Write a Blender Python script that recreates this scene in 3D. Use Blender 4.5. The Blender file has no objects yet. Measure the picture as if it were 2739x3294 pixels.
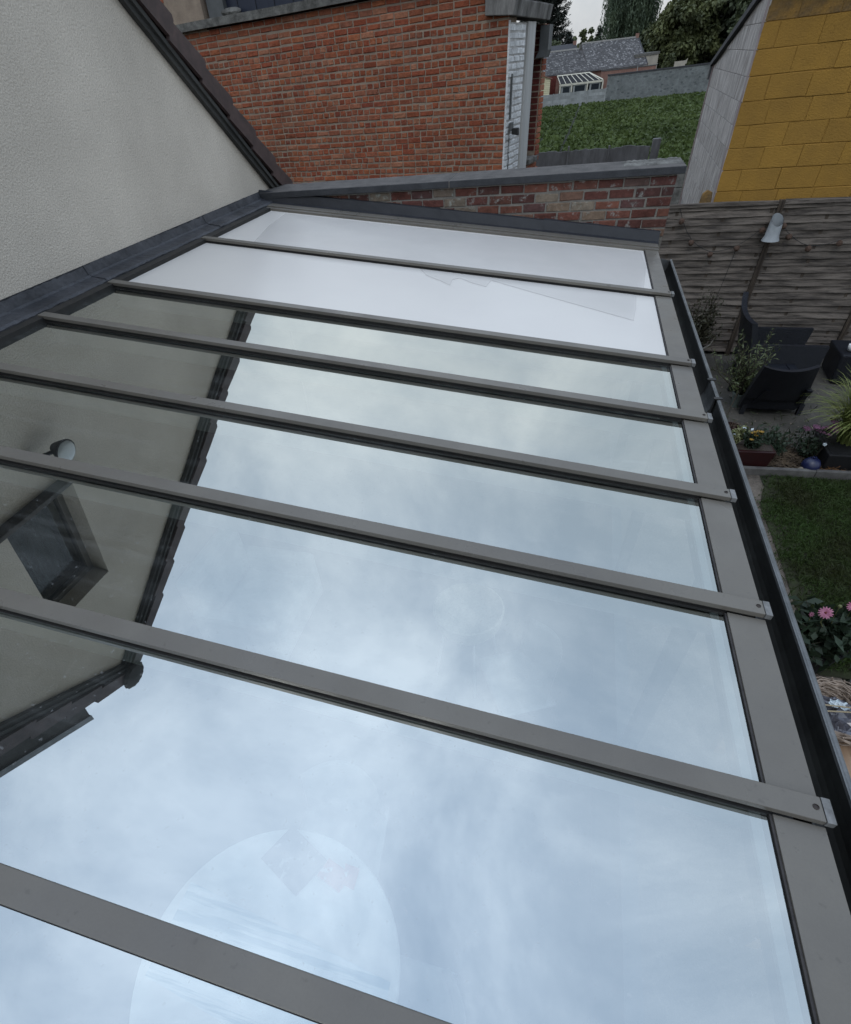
import bpy, bmesh, math, random
import numpy as np
from mathutils import Vector, Matrix

R = math.radians
PI = math.pi
rnd = random.Random(7)
nrg = np.random.default_rng(7)
scene = bpy.context.scene
COL = scene.collection

# ------------------------------------------------------------------ camera
cam_d = bpy.data.cameras.new('camera')
cam = bpy.data.objects.new('camera', cam_d)
COL.objects.link(cam)
cam_d.sensor_fit = 'HORIZONTAL'
cam_d.sensor_width = 36.0
cam_d.lens = 36.0 * 1631.85 / 2739.0
cam_d.shift_x = (1369.5 - 1285.0) / 2739.0
cam_d.shift_y = (1875.1 - 1647.0) / 2739.0
cam_d.clip_start = 0.02
cam_d.clip_end = 6000
_right = Vector((0.96129569, 0.26235884, -0.08413348))
_down = Vector((0.12949321, -0.69976138, -0.70254218))
_fwd = Vector((-0.24319152, 0.66445605, -0.70665129))
m = Matrix((( _right.x, -_down.x, -_fwd.x), (_right.y, -_down.y, -_fwd.y), (_right.z, -_down.z, -_fwd.z))).to_4x4()
CAMZ = 3.3075
m.translation = Vector((0, 0, CAMZ))
cam.matrix_world = m
scene.camera = cam

# ------------------------------------------------------------------ sky and sun
SUN_EL, SUN_AZ = R(62), R(188)
world = bpy.data.worlds.new('World')
scene.world = world
world.use_nodes = True
wt = world.node_tree
wt.nodes.clear()
def wn(t, **k):
    n = wt.nodes.new(t)
    for a, b in k.items(): setattr(n, a, b)
    return n
wl = wt.links.new
w_out = wn('ShaderNodeOutputWorld'); w_bg = wn('ShaderNodeBackground')
w_bg.inputs['Strength'].default_value = 0.1
sky = wn('ShaderNodeTexSky', sky_type='NISHITA', sun_disc=False, sun_elevation=SUN_EL, sun_rotation=SUN_AZ)
tc = wn('ShaderNodeTexCoord'); sep = wn('ShaderNodeSeparateXYZ')
wl(tc.outputs['Generated'], sep.inputs[0])
def wmath(op, a, b=None, clamp=False):
    n = wn('ShaderNodeMath', operation=op, use_clamp=clamp)
    for i, v in enumerate((a, b)):
        if v is None: continue
        if isinstance(v, (int, float)): n.inputs[i].default_value = v
        else: wl(v, n.inputs[i])
    return n.outputs[0]
zc = wmath('MAXIMUM', sep.outputs['Z'], 0.0)
den = wmath('ADD', zc, 0.22)
cx, cy = wmath('DIVIDE', sep.outputs['X'], den), wmath('DIVIDE', sep.outputs['Y'], den)
cmb = wn('ShaderNodeCombineXYZ'); wl(cx, cmb.inputs[0]); wl(cy, cmb.inputs[1]); cmb.inputs[2].default_value = 3.3
n1 = wn('ShaderNodeTexNoise'); n1.inputs['Scale'].default_value = 1.8; n1.inputs['Detail'].default_value = 9; n1.inputs['Roughness'].default_value = 0.6
n1.inputs['Distortion'].default_value = 0.35
mpn = wn('ShaderNodeMapping'); mpn.inputs['Location'].default_value = (2.1, .4, 1.3); mpn.inputs['Scale'].default_value = (1.05, 1.05, 1.1); wl(tc.outputs['Generated'], mpn.inputs[0]); wl(mpn.outputs[0], n1.inputs['Vector'])
cr = wn('ShaderNodeValToRGB'); wl(n1.outputs['Fac'], cr.inputs[0])
e = cr.color_ramp.elements
e[0].position = 0.36; e[0].color = (.66, .71, .77, 1)
e[1].position = 0.70; e[1].color = (1.36, 1.31, 1.26, 1)
k = cr.color_ramp.elements.new(0.5); k.color = (.87, .89, .92, 1)
grad = wn('ShaderNodeValToRGB'); wl(zc, grad.inputs[0])
e = grad.color_ramp.elements
e[0].position = 0.0; e[0].color = (6.9, 7.0, 7.1, 1)
e[1].position = 1.0; e[1].color = (10.6, 13.1, 17.2, 1)
k = grad.color_ramp.elements.new(0.45); k.color = (9.6, 10.7, 11.7, 1)
mul = wn('ShaderNodeMix', data_type='RGBA', blend_type='MULTIPLY'); mul.inputs['Factor'].default_value = 1
wl(grad.outputs[0], mul.inputs['A']); wl(cr.outputs[0], mul.inputs['B'])
mix = wn('ShaderNodeMix', data_type='RGBA'); mix.inputs['Factor'].default_value = 0.9
wl(sky.outputs[0], mix.inputs['A']); wl(mul.outputs['Result'], mix.inputs['B'])
wl(mix.outputs['Result'], w_bg.inputs['Color']); wl(w_bg.outputs[0], w_out.inputs[0])

sun_d = bpy.data.lights.new('sun', 'SUN'); sun_d.energy = 0.55; sun_d.angle = R(25); sun_d.color = (1, .96, .9)
sun = bpy.data.objects.new('sun', sun_d); COL.objects.link(sun)
sdir = Vector((math.sin(SUN_AZ) * math.cos(SUN_EL), math.cos(SUN_AZ) * math.cos(SUN_EL), math.sin(SUN_EL)))
sun.rotation_euler = sdir.to_track_quat('Z', 'Y').to_euler()
sun.location = (0, 0, 30)

scene.view_settings.view_transform = 'Standard'
scene.view_settings.look = 'None'
scene.view_settings.exposure = 0.0
scene.view_settings.gamma = 1.0
scene.view_settings.use_curve_mapping = False
scene.render.engine = 'CYCLES'
scene.cycles.max_bounces = 7
scene.cycles.diffuse_bounces = 3
scene.cycles.glossy_bounces = 4
scene.cycles.transmission_bounces = 4
scene.cycles.transparent_max_bounces = 8
scene.cycles.use_denoising = True
scene.cycles.caustics_reflective = False
scene.cycles.caustics_refractive = False

# ------------------------------------------------------------------ materials
def mat(name, col, col2=None, rough=.7, scale=6., lo=.35, hi=.65, bump=0., bscale=40., spec=.4, metal=0.,
        stretch=(1, 1, 1), fine=0., fscale=150., rand=0., backface=None, translucent=0., specks=0.):
    mt = bpy.data.materials.new(name); mt.use_nodes = True
    t = mt.node_tree; N = t.nodes; L = t.links.new
    b = N['Principled BSDF']
    b.inputs['Roughness'].default_value = rough
    b.inputs['Specular IOR Level'].default_value = spec
    b.inputs['Metallic'].default_value = metal
    c2 = col2 or tuple(x * .72 for x in col)
    co = N.new('ShaderNodeTexCoord'); mp = N.new('ShaderNodeMapping'); mp.inputs['Scale'].default_value = stretch
    L(co.outputs['Object'], mp.inputs[0])
    src = mp.outputs[0]
    if rand:
        oi = N.new('ShaderNodeObjectInfo'); mu = N.new('ShaderNodeMath'); mu.operation = 'MULTIPLY'; mu.inputs[1].default_value = 37.
        L(oi.outputs['Random'], mu.inputs[0])
        ad = N.new('ShaderNodeVectorMath'); ad.operation = 'ADD'; L(mp.outputs[0], ad.inputs[0]); L(mu.outputs[0], ad.inputs[1]); src = ad.outputs[0]
    nz = N.new('ShaderNodeTexNoise'); nz.inputs['Scale'].default_value = scale; nz.inputs['Detail'].default_value = 6; nz.inputs['Roughness'].default_value = .6
    L(src, nz.inputs['Vector'])
    rp = N.new('ShaderNodeValToRGB'); rp.color_ramp.elements[0].position = lo; rp.color_ramp.elements[1].position = hi
    rp.color_ramp.elements[0].color = (*c2, 1); rp.color_ramp.elements[1].color = (*col, 1)
    L(nz.outputs['Fac'], rp.inputs[0])
    out = rp.outputs[0]
    def mulv(fac_socket, a, bb):
        nonlocal out
        mr = N.new('ShaderNodeMapRange'); mr.inputs['To Min'].default_value = a; mr.inputs['To Max'].default_value = bb
        L(fac_socket, mr.inputs['Value'])
        mx = N.new('ShaderNodeMix'); mx.data_type = 'RGBA'; mx.blend_type = 'MULTIPLY'; mx.inputs['Factor'].default_value = 1
        L(out, mx.inputs['A']); L(mr.outputs[0], mx.inputs['B']); out = mx.outputs['Result']
    if fine:
        n2 = N.new('ShaderNodeTexNoise'); n2.inputs['Scale'].default_value = fscale; n2.inputs['Detail'].default_value = 2
        L(src, n2.inputs['Vector']); mulv(n2.outputs['Fac'], 1 - fine, 1 + fine)
    if rand:
        mulv(oi.outputs['Random'], 1 - rand, 1 + rand)
    if specks:
        n6 = N.new('ShaderNodeTexNoise'); n6.inputs['Scale'].default_value = 60; n6.inputs['Detail'].default_value = 3; L(src, n6.inputs['Vector'])
        m6 = N.new('ShaderNodeMapRange'); m6.inputs['From Min'].default_value = .66; m6.inputs['From Max'].default_value = .72; L(n6.outputs['Fac'], m6.inputs['Value'])
        mulv(m6.outputs[0], 1, 1 - specks)
        n7 = N.new('ShaderNodeTexNoise'); n7.inputs['Scale'].default_value = 7; n7.inputs['Detail'].default_value = 5; L(src, n7.inputs['Vector'])
        m7 = N.new('ShaderNodeMapRange'); m7.inputs['From Min'].default_value = .35; m7.inputs['From Max'].default_value = .65; m7.inputs['To Min'].default_value = rough - .09; m7.inputs['To Max'].default_value = rough + .12; L(n7.outputs['Fac'], m7.inputs['Value'])
        L(m7.outputs[0], b.inputs['Roughness'])
    L(out, b.inputs['Base Color'])
    if bump:
        bn = N.new('ShaderNodeTexNoise'); bn.inputs['Scale'].default_value = bscale; bn.inputs['Detail'].default_value = 4
        L(src, bn.inputs['Vector'])
        bp = N.new('ShaderNodeBump'); bp.inputs['Strength'].default_value = bump; bp.inputs['Distance'].default_value = .01
        L(bn.outputs['Fac'], bp.inputs['Height']); L(bp.outputs[0], b.inputs['Normal'])
    if translucent:
        o = N['Material Output']; tr = N.new('ShaderNodeBsdfTranslucent'); ms = N.new('ShaderNodeMixShader')
        ms.inputs[0].default_value = translucent; L(out, tr.inputs['Color'])
        L(b.outputs[0], ms.inputs[1]); L(tr.outputs[0], ms.inputs[2]); L(ms.outputs[0], o.inputs['Surface'])
    return mt

def brick_mat(name, stops, rough=.85, spots=None, spot_amt=.5, bump=.5):
    mt = bpy.data.materials.new(name); mt.use_nodes = True
    t = mt.node_tree; N = t.nodes; L = t.links.new; b = N['Principled BSDF']
    b.inputs['Roughness'].default_value = rough; b.inputs['Specular IOR Level'].default_value = .25
    oi = N.new('ShaderNodeObjectInfo'); at = N.new('ShaderNodeAttribute'); at.attribute_name = 'tint'
    ad = N.new('ShaderNodeMath'); ad.operation = 'ADD'; L(oi.outputs['Random'], ad.inputs[0]); L(at.outputs['Fac'], ad.inputs[1])
    fr = N.new('ShaderNodeMath'); fr.operation = 'FRACT'; L(ad.outputs[0], fr.inputs[0])
    rp = N.new('ShaderNodeValToRGB'); rp.color_ramp.interpolation = 'LINEAR'
    els = rp.color_ramp.elements
    els[0].position = stops[0][0]; els[0].color = (*stops[0][1], 1)
    els[1].position = stops[-1][0]; els[1].color = (*stops[-1][1], 1)
    for p, c in stops[1:-1]:
        q = els.new(p); q.color = (*c, 1)
    L(fr.outputs[0], rp.inputs[0])
    co = N.new('ShaderNodeTexCoord'); mu = N.new('ShaderNodeMath'); mu.operation = 'MULTIPLY'; mu.inputs[1].default_value = 53; L(fr.outputs[0], mu.inputs[0])
    va = N.new('ShaderNodeVectorMath'); va.operation = 'ADD'; L(co.outputs['Object'], va.inputs[0]); L(mu.outputs[0], va.inputs[1])
    nz = N.new('ShaderNodeTexNoise'); nz.inputs['Scale'].default_value = 22; nz.inputs['Detail'].default_value = 5; nz.inputs['Roughness'].default_value = .7
    L(va.outputs[0], nz.inputs['Vector'])
    mr = N.new('ShaderNodeMapRange'); mr.inputs['From Min'].default_value = .3; mr.inputs['From Max'].default_value = .7
    mr.inputs['To Min'].default_value = .68; mr.inputs['To Max'].default_value = 1.28; L(nz.outputs['Fac'], mr.inputs['Value'])
    mx = N.new('ShaderNodeMix'); mx.data_type = 'RGBA'; mx.blend_type = 'MULTIPLY'; mx.inputs['Factor'].default_value = 1
    L(rp.outputs[0], mx.inputs['A']); L(mr.outputs[0], mx.inputs['B'])
    out = mx.outputs['Result']
    ge = N.new('ShaderNodeNewGeometry'); nw = N.new('ShaderNodeTexNoise'); nw.inputs['Scale'].default_value = 1.3; nw.inputs['Detail'].default_value = 5; nw.inputs['Roughness'].default_value = .65
    L(ge.outputs['Position'], nw.inputs['Vector'])
    mw = N.new('ShaderNodeMapRange'); mw.inputs['From Min'].default_value = .32; mw.inputs['From Max'].default_value = .68; mw.inputs['To Min'].default_value = .70; mw.inputs['To Max'].default_value = 1.22; L(nw.outputs['Fac'], mw.inputs['Value'])
    xw = N.new('ShaderNodeMix'); xw.data_type = 'RGBA'; xw.blend_type = 'MULTIPLY'; xw.inputs['Factor'].default_value = 1; L(out, xw.inputs['A']); L(mw.outputs[0], xw.inputs['B']); out = xw.outputs['Result']
    if spots:
        n2 = N.new('ShaderNodeTexNoise'); n2.inputs['Scale'].default_value = 14; n2.inputs['Detail'].default_value = 8; n2.inputs['Roughness'].default_value = .75
        L(va.outputs[0], n2.inputs['Vector'])
        r2 = N.new('ShaderNodeMapRange'); r2.inputs['From Min'].default_value = .56; r2.inputs['From Max'].default_value = .7; r2.inputs['To Max'].default_value = spot_amt; L(n2.outputs['Fac'], r2.inputs['Value'])
        m2 = N.new('ShaderNodeMix'); m2.data_type = 'RGBA'; L(r2.outputs[0], m2.inputs['Factor']); L(out, m2.inputs['A']); m2.inputs['B'].default_value = (*spots, 1); out = m2.outputs['Result']
    L(out, b.inputs['Base Color'])
    bn = N.new('ShaderNodeTexNoise'); bn.inputs['Scale'].default_value = 45; bn.inputs['Detail'].default_value = 5; L(va.outputs[0], bn.inputs['Vector'])
    bp = N.new('ShaderNodeBump'); bp.inputs['Strength'].default_value = bump; bp.inputs['Distance'].default_value = .012; L(bn.outputs['Fac'], bp.inputs['Height']); L(bp.outputs[0], b.inputs['Normal'])
    return mt

def coated_glass(name):
    """solar control glass: partly mirroring coating, the rest passes through"""
    mt = bpy.data.materials.new(name); mt.use_nodes = True
    t = mt.node_tree; N = t.nodes; L = t.links.new; N.clear()
    o = N.new('ShaderNodeOutputMaterial')
    fr = N.new('ShaderNodeFresnel'); fr.inputs['IOR'].default_value = 1.5
    mr = N.new('ShaderNodeMapRange'); mr.inputs['From Min'].default_value = .04; mr.inputs['From Max'].default_value = 1
    mr.inputs['To Min'].default_value = .49; mr.inputs['To Max'].default_value = 1; L(fr.outputs[0], mr.inputs['Value'])
    gl = N.new('ShaderNodeBsdfGlossy'); gl.inputs['Roughness'].default_value = .004; gl.inputs['Color'].default_value = (.97, 1, .95, 1)
    tr = N.new('ShaderNodeBsdfTransparent'); tr.inputs['Color'].default_value = (.66, .70, .68, 1)
    co = N.new('ShaderNodeTexCoord')
    nz = N.new('ShaderNodeTexNoise'); nz.inputs['Scale'].default_value = 1.1; nz.inputs['Detail'].default_value = 1; L(co.outputs['Object'], nz.inputs['Vector'])
    bp = N.new('ShaderNodeBump'); bp.inputs['Strength'].default_value = .12; bp.inputs['Distance'].default_value = .012; L(nz.outputs['Fac'], bp.inputs['Height']); L(bp.outputs[0], gl.inputs['Normal'])
    df = N.new('ShaderNodeBsdfDiffuse'); df.inputs['Color'].default_value = (.6, .62, .62, 1)
    n2 = N.new('ShaderNodeTexNoise'); n2.inputs['Scale'].default_value = 2.2; n2.inputs['Detail'].default_value = 8; n2.inputs['Roughness'].default_value = .72; L(co.outputs['Object'], n2.inputs['Vector'])
    m3 = N.new('ShaderNodeMapRange'); m3.inputs['From Min'].default_value = .4; m3.inputs['From Max'].default_value = .75; m3.inputs['To Min'].default_value = .003; m3.inputs['To Max'].default_value = .03; L(n2.outputs['Fac'], m3.inputs['Value'])
    mp4 = N.new('ShaderNodeMapping'); mp4.inputs['Scale'].default_value = (.7, 26, .7); L(co.outputs['Object'], mp4.inputs[0])
    n4 = N.new('ShaderNodeTexNoise'); n4.inputs['Scale'].default_value = 1.0; n4.inputs['Detail'].default_value = 5; L(mp4.outputs[0], n4.inputs['Vector'])
    m4 = N.new('ShaderNodeMapRange'); m4.inputs['From Min'].default_value = .5; m4.inputs['From Max'].default_value = .75; m4.inputs['To Max'].default_value = .035; L(n4.outputs['Fac'], m4.inputs['Value'])
    n5 = N.new('ShaderNodeTexNoise'); n5.inputs['Scale'].default_value = 85; n5.inputs['Detail'].default_value = 2; L(co.outputs['Object'], n5.inputs['Vector'])
    m5 = N.new('ShaderNodeMapRange'); m5.inputs['From Min'].default_value = .67; m5.inputs['From Max'].default_value = .74; m5.inputs['To Max'].default_value = .12; L(n5.outputs['Fac'], m5.inputs['Value'])
    a1 = N.new('ShaderNodeMath'); a1.operation = 'ADD'; L(m3.outputs[0], a1.inputs[0]); L(m4.outputs[0], a1.inputs[1])
    a2 = N.new('ShaderNodeMath'); a2.operation = 'ADD'; L(a1.outputs[0], a2.inputs[0]); L(m5.outputs[0], a2.inputs[1])
    a = N.new('ShaderNodeMixShader'); L(mr.outputs[0], a.inputs[0]); L(tr.outputs[0], a.inputs[1]); L(gl.outputs[0], a.inputs[2])
    c = N.new('ShaderNodeMixShader'); L(a2.outputs[0], c.inputs[0]); L(a.outputs[0], c.inputs[1]); L(df.outputs[0], c.inputs[2])
    L(c.outputs[0], o.inputs['Surface'])
    return mt

def window_glass(name, tint=(.02, .025, .03)):
    mt = bpy.data.materials.new(name); mt.use_nodes = True
    b = mt.node_tree.nodes['Principled BSDF']; b.inputs['Base Color'].default_value = (*tint, 1)
    b.inputs['Roughness'].default_value = .06; b.inputs['Specular IOR Level'].default_value = .6
    return mt

def clear_glass(name):
    mt = bpy.data.materials.new(name); mt.use_nodes = True
    t = mt.node_tree; N = t.nodes; L = t.links.new; N.clear()
    o = N.new('ShaderNodeOutputMaterial'); tr = N.new('ShaderNodeBsdfTransparent'); tr.inputs['Color'].default_value = (.9, .96, .94, 1)
    L(tr.outputs[0], o.inputs['Surface'])
    return mt

def thin_glass(name):
    mt = bpy.data.materials.new(name); mt.use_nodes = True
    t = mt.node_tree; N = t.nodes; L = t.links.new; N.clear()
    o = N.new('ShaderNodeOutputMaterial'); tr = N.new('ShaderNodeBsdfTransparent'); tr.inputs['Color'].default_value = (.8, .82, .82, 1)
    gl = N.new('ShaderNodeBsdfGlossy'); gl.inputs['Roughness'].default_value = .02
    m_ = N.new('ShaderNodeMixShader')
    m_.inputs[0].default_value = .035; L(tr.outputs[0], m_.inputs[1]); L(gl.outputs[0], m_.inputs[2]); L(m_.outputs[0], o.inputs['Surface'])
    return mt
M = {}
M['stucco'] = mat('stucco', (.64, .58, .495), (.50, .452, .385), rough=.95, scale=1.2, lo=.3, hi=.7, bump=.55, bscale=110, fine=.34, fscale=110, spec=.15)
M['alu'] = mat('powder_coated_aluminium', (.142, .130, .110), (.114, .104, .09), rough=.36, scale=2.5, fine=.07, fscale=240, spec=.4, specks=.16)
M['alu_cap'] = mat('weathered_aluminium_cap', (.20, .20, .195), (.10, .10, .095), rough=.42, scale=30, fine=.15, specks=.4)
M['rubber'] = mat('black_rubber_gasket', (.012, .012, .012), (.022, .02, .018), rough=.55, scale=20)
M['brown_seal'] = mat('grey_brown_seal', (.05, .045, .042), (.03, .027, .026), rough=.7, scale=40)
M['spacer'] = mat('spacer_bar', (.55, .60, .58), (.45, .5, .5), rough=.4, scale=20)
M['lead'] = mat('dark_lead_sheet', (.058, .060, .068), (.024, .026, .031), rough=.55, scale=4, fine=.3, fscale=60, bump=.9, bscale=16, stretch=(1, 1, 1))
M['lead2'] = mat('anthracite_flashing', (.026, .028, .034), (.018, .02, .025), rough=.42, scale=9, bump=.2, bscale=20)
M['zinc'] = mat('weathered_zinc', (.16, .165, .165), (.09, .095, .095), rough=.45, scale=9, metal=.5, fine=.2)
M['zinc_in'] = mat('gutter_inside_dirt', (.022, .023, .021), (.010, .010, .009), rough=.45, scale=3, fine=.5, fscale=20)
M['white_panel'] = mat('white_panel_coating', (.625, .60, .56), (.60, .575, .54), rough=.28, scale=1.5, fine=.03, fscale=300, spec=.45)
M['panel_reflection'] = mat('painted_reflection', (.56, .537, .505), (.53, .51, .48), rough=.25, scale=3, spec=.45)  # panel white, darkened to paint in a reflection
M['glass'] = coated_glass('solar_glass')
M['clear'] = clear_glass('clear_pane_edge')
M['mortar_grey'] = mat('grey_mortar', (.21, .195, .17), (.155, .145, .13), rough=.95, scale=12, bump=.6, bscale=120, fine=.15)
M['mortar_old'] = mat('old_beige_mortar', (.31, .245, .185), (.22, .17, .13), rough=.95, scale=5, bump=.6, bscale=90, fine=.2)
M['brick_mix'] = brick_mat('mixed_reclaimed_brick', [(0, (0.110, 0.040, 0.030)), (.2, (0.072, 0.036, 0.033)), (.35, (0.165, 0.067, 0.045)), (.5, (0.138, 0.054, 0.040)), (.62, (0.186, 0.134, 0.095)), (.75, (0.206, 0.170, 0.130)), (.88, (0.096, 0.049, 0.045)), (1, (0.144, 0.054, 0.043))], spots=(0.344, 0.385, 0.360), spot_amt=.85)
M['brick_red'] = brick_mat('orange_red_brick', [(0, (0.266, 0.077, 0.037)), (.2, (0.222, 0.056, 0.028)), (.35, (0.302, 0.100, 0.045)), (.5, (0.248, 0.077, 0.041)), (.62, (0.319, 0.137, 0.078)), (.72, (0.196, 0.050, 0.028)), (.85, (0.275, 0.091, 0.045)), (.95, (0.240, 0.091, 0.054)), (1, (0.302, 0.118, 0.064))], spots=(0.319, 0.218, 0.155), spot_amt=.45, bump=.7)
M['brick_shaded'] = brick_mat('shaded_red_brick', [(0, (.10, .025, .02)), (.5, (.14, .035, .028)), (1, (.09, .025, .02))])  # darker copy of the red brick, shade of the recess put into its colour
M['paint_white'] = brick_mat('white_painted_brick', [(0, (.60, .60, .59)), (.5, (.66, .66, .65)), (1, (.57, .57, .56))], spots=(.34, .31, .28), spot_amt=.35, bump=.6)
M['paint_joint'] = mat('dirty_painted_joint', (.50, .49, .47), (.30, .28, .26), rough=.9, scale=9)
M['white_post'] = mat('white_weathered_board', (.50, .50, .48), (.33, .32, .30), rough=.8, scale=4, stretch=(1, 1, .15), fine=.1)
M['concrete'] = mat('weathered_concrete', (.17, .165, .15), (.07, .067, .06), rough=.95, scale=9, bump=.7, bscale=60, fine=.35, fscale=80)
M['concrete_stain'] = mat('streaked_concrete', (.25, .24, .225), (.05, .047, .042), rough=.95, scale=5, stretch=(1, 1, .25), bump=.6, bscale=50, fine=.3)
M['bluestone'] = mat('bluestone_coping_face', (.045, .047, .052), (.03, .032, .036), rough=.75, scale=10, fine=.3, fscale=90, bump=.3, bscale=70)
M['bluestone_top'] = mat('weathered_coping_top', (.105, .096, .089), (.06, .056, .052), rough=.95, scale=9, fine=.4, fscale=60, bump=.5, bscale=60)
M['tile'] = mat('brown_verge_tile', (.085, .055, .05), (.05, .034, .032), rough=.6, scale=14, fine=.2, fscale=90, spec=.4, rand=.15)
M['verge_dark'] = mat('dark_verge_board', (.030, .030, .028), (.058, .057, .052), rough=.85, scale=5, stretch=(1, .3, .3), fine=.3)
M['navy'] = mat('navy_painted_boards', (.018, .024, .042), (.012, .016, .03), rough=.5, scale=6, stretch=(1, 1, .2))
M['dark_glass'] = window_glass('dark_window_glass')
M['mullion'] = mat('grey_mullion', (.10, .105, .105), rough=.6)
M['pipe'] = mat('pale_blue_grey_pipe', (.30, .35, .40), (.14, .14, .14), rough=.5, scale=5, stretch=(3, 3, .4))
M['yellow'] = mat('ochre_painted_block', (.34, .19, .038), (.285, .16, .035), rough=.85, scale=3, bump=.6, bscale=75, fine=.16, fscale=70, spec=.25, rand=.035)
M['yellow_brown'] = mat('rough_brown_ochre_block', (.27, .155, .045), (.14, .095, .05), rough=.9, scale=7, bump=1., bscale=35, fine=.3, fscale=50, spec=.2)
M['yellow_joint'] = mat('ochre_joint', (.33, .185, .037), (.27, .15, .033), rough=.9, scale=8, bump=.5)
M['grey_render'] = mat('streaky_grey_render', (.58, .54, .505), (.27, .24, .22), rough=.95, scale=4, stretch=(4, 4, 1.1), bump=.7, bscale=50, fine=.35, fscale=55, rand=.05)
M['render_joint'] = mat('render_joint', (.40, .37, .35), rough=.95)
M['stain_maroon'] = mat('maroon_stain', (.26, .19, .185), (.36, .31, .30), rough=.9, scale=5)
M['slat'] = mat('weathered_fence_slat', (.165, .140, .118), (.05, .042, .036), rough=.9, scale=3.2, lo=.36, hi=.62, stretch=(1, 6, 9), bump=.5, bscale=30, fine=.3, fscale=40, rand=.22)
M['post'] = mat('dark_fence_post', (.085, .065, .048), (.035, .027, .021), rough=.9, scale=4, stretch=(9, 9, .6), fine=.3, bump=.4, bscale=30)
M['lamp_grey'] = mat('pale_grey_lamp_shade', (.34, .36, .37), (.27, .29, .30), rough=.5, scale=12)
M['rattan'] = mat('rattan_ball', (.10, .06, .04), (.05, .03, .022), rough=.8, scale=60, bump=.8, bscale=120)
M['wicker'] = mat('blue_black_wicker', (.012, .014, .020), (.006, .007, .010), rough=.42, scale=60, stretch=(1, 1, 4), bump=.9, bscale=90, spec=.35)
M['soil'] = mat('dark_soil', (.06, .045, .034), (.028, .022, .018), rough=1, scale=8, bump=1, bscale=40, fine=.4)
M['patio'] = mat('dirty_concrete_paving', (.083, .076, .064), (.045, .042, .035), rough=.95, scale=2.2, fine=.45, fscale=38, bump=.5, bscale=50)
M['path'] = mat('gravelly_path', (.15, .125, .10), (.07, .058, .046), rough=1, scale=5, fine=.6, fscale=55, bump=.8, bscale=60)
M['turf'] = mat('turf_soil', (.030, .038, .013), (.02, .018, .01), rough=1, scale=9, fine=.4)
M['grass'] = mat('lawn_grass', (.046, .085, .020), (.034, .040, .013), rough=.6, scale=1.7, translucent=.2, spec=.2)
M['field_soil'] = mat('field_earth', (.022, .026, .012), (.014, .017, .008), rough=1, scale=.5)
M['crop'] = mat('crop_leaf', (.088, .122, .034), (.042, .062, .018), rough=.6, scale=.35, translucent=.2, spec=.2)
M['leaf_olive'] = mat('olive_leaf', (.12, .14, .06), (.055, .075, .026), rough=.5, scale=9, translucent=.15)
M['leaf_dark'] = mat('dark_green_leaf', (.030, .050, .026), (.014, .025, .013), rough=.6, scale=9, translucent=.1)
M['leaf_mid'] = mat('mid_green_leaf', (.055, .075, .025), (.025, .037, .013), rough=.5, scale=9, translucent=.15)
M['leaf_pale'] = mat('variegated_leaf', (.26, .26, .13), (.10, .12, .04), rough=.5, scale=30, translucent=.2)
M['leaf_brown'] = mat('greenish_brown_leaf', (.055, .050, .028), (.026, .027, .014), rough=.6, scale=12)
M['blade'] = mat('ornamental_grass_blade', (.27, .29, .09), (.12, .16, .04), rough=.5, scale=6, translucent=.2)
M['sedum'] = mat('mauve_sedum_flower', (.20, .085, .15), (.11, .05, .08), rough=.8, scale=40)
M['pink'] = mat('pink_petal', (.58, .26, .36), (.42, .13, .22), rough=.6, scale=25, translucent=.15)
M['pink_core'] = mat('dark_flower_centre', (.16, .03, .02), rough=.8)
M['yellow_fl'] = mat('yellow_petal', (.32, .19, .02), (.2, .11, .015), rough=.6, scale=40)
M['stem'] = mat('brown_stem', (.05, .042, .028), rough=.8)
M['pale_stem'] = mat('pale_twig', (.26, .25, .22), rough=.8)
M['dry_stem'] = mat('dry_straw_stem', (.13, .095, .06), (.05, .036, .025), rough=.9, scale=8)
M['orange_stem'] = mat('orange_dry_stem', (.20, .085, .025), (.1, .05, .02), rough=.9, scale=8)
M['pot_green'] = mat('grey_green_pot', (.115, .14, .125), rough=.6, scale=10)
M['pot_black'] = mat('black_plastic_pot', (.012, .012, .013), rough=.6)
M['pot_red'] = mat('maroon_glazed_pot', (.026, .004, .004), (.018, .003, .003), rough=.5, scale=8)
M['blue_glaze'] = mat('cobalt_glaze', (.012, .018, .075), (.006, .009, .04), rough=.4, scale=9, spec=.6)
M['pebble'] = mat('pale_stone', (.27, .23, .17), (.17, .14, .11), rough=.8, scale=12)
M['kerb'] = mat('grey_kerb', (.125, .12, .11), (.075, .07, .065), rough=.95, scale=9, fine=.3)
M['oak'] = mat('light_wood_plank', (.33, .22, .135), (.22, .135, .08), rough=.6, scale=2.5, lo=.3, hi=.7, stretch=(14, 1, 14), fine=.1)
M['twig'] = mat('grey_brown_willow_twig', (.36, .28, .215), (.16, .12, .09), rough=.75, scale=14, rand=.15)
M['cane'] = mat('pale_cane', (.36, .29, .18), rough=.6)
M['plastic_film'] = mat('crumpled_clear_film', (.13, .13, .15), (.055, .052, .06), rough=.15, scale=12, spec=.8)
M['white_film'] = mat('white_torn_label', (.62, .68, .70), (.42, .48, .50), rough=.5, scale=20)
M['slate'] = mat('grey_roof_slate', (.17, .165, .165), (.07, .068, .07), rough=.75, scale=.9, fine=.3, fscale=9)
M['slate_b'] = mat('light_roof_slate', (.24, .235, .235), (.12, .115, .12), rough=.7, scale=.9)
M['far_brick'] = mat('pinkish_far_brick', (.26, .15, .115), (.19, .10, .08), rough=.9, scale=2)
M['far_block'] = mat('grey_block_far', (.135, .15, .15), (.10, .112, .112), rough=.95, scale=1.2, rand=.12)
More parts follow.
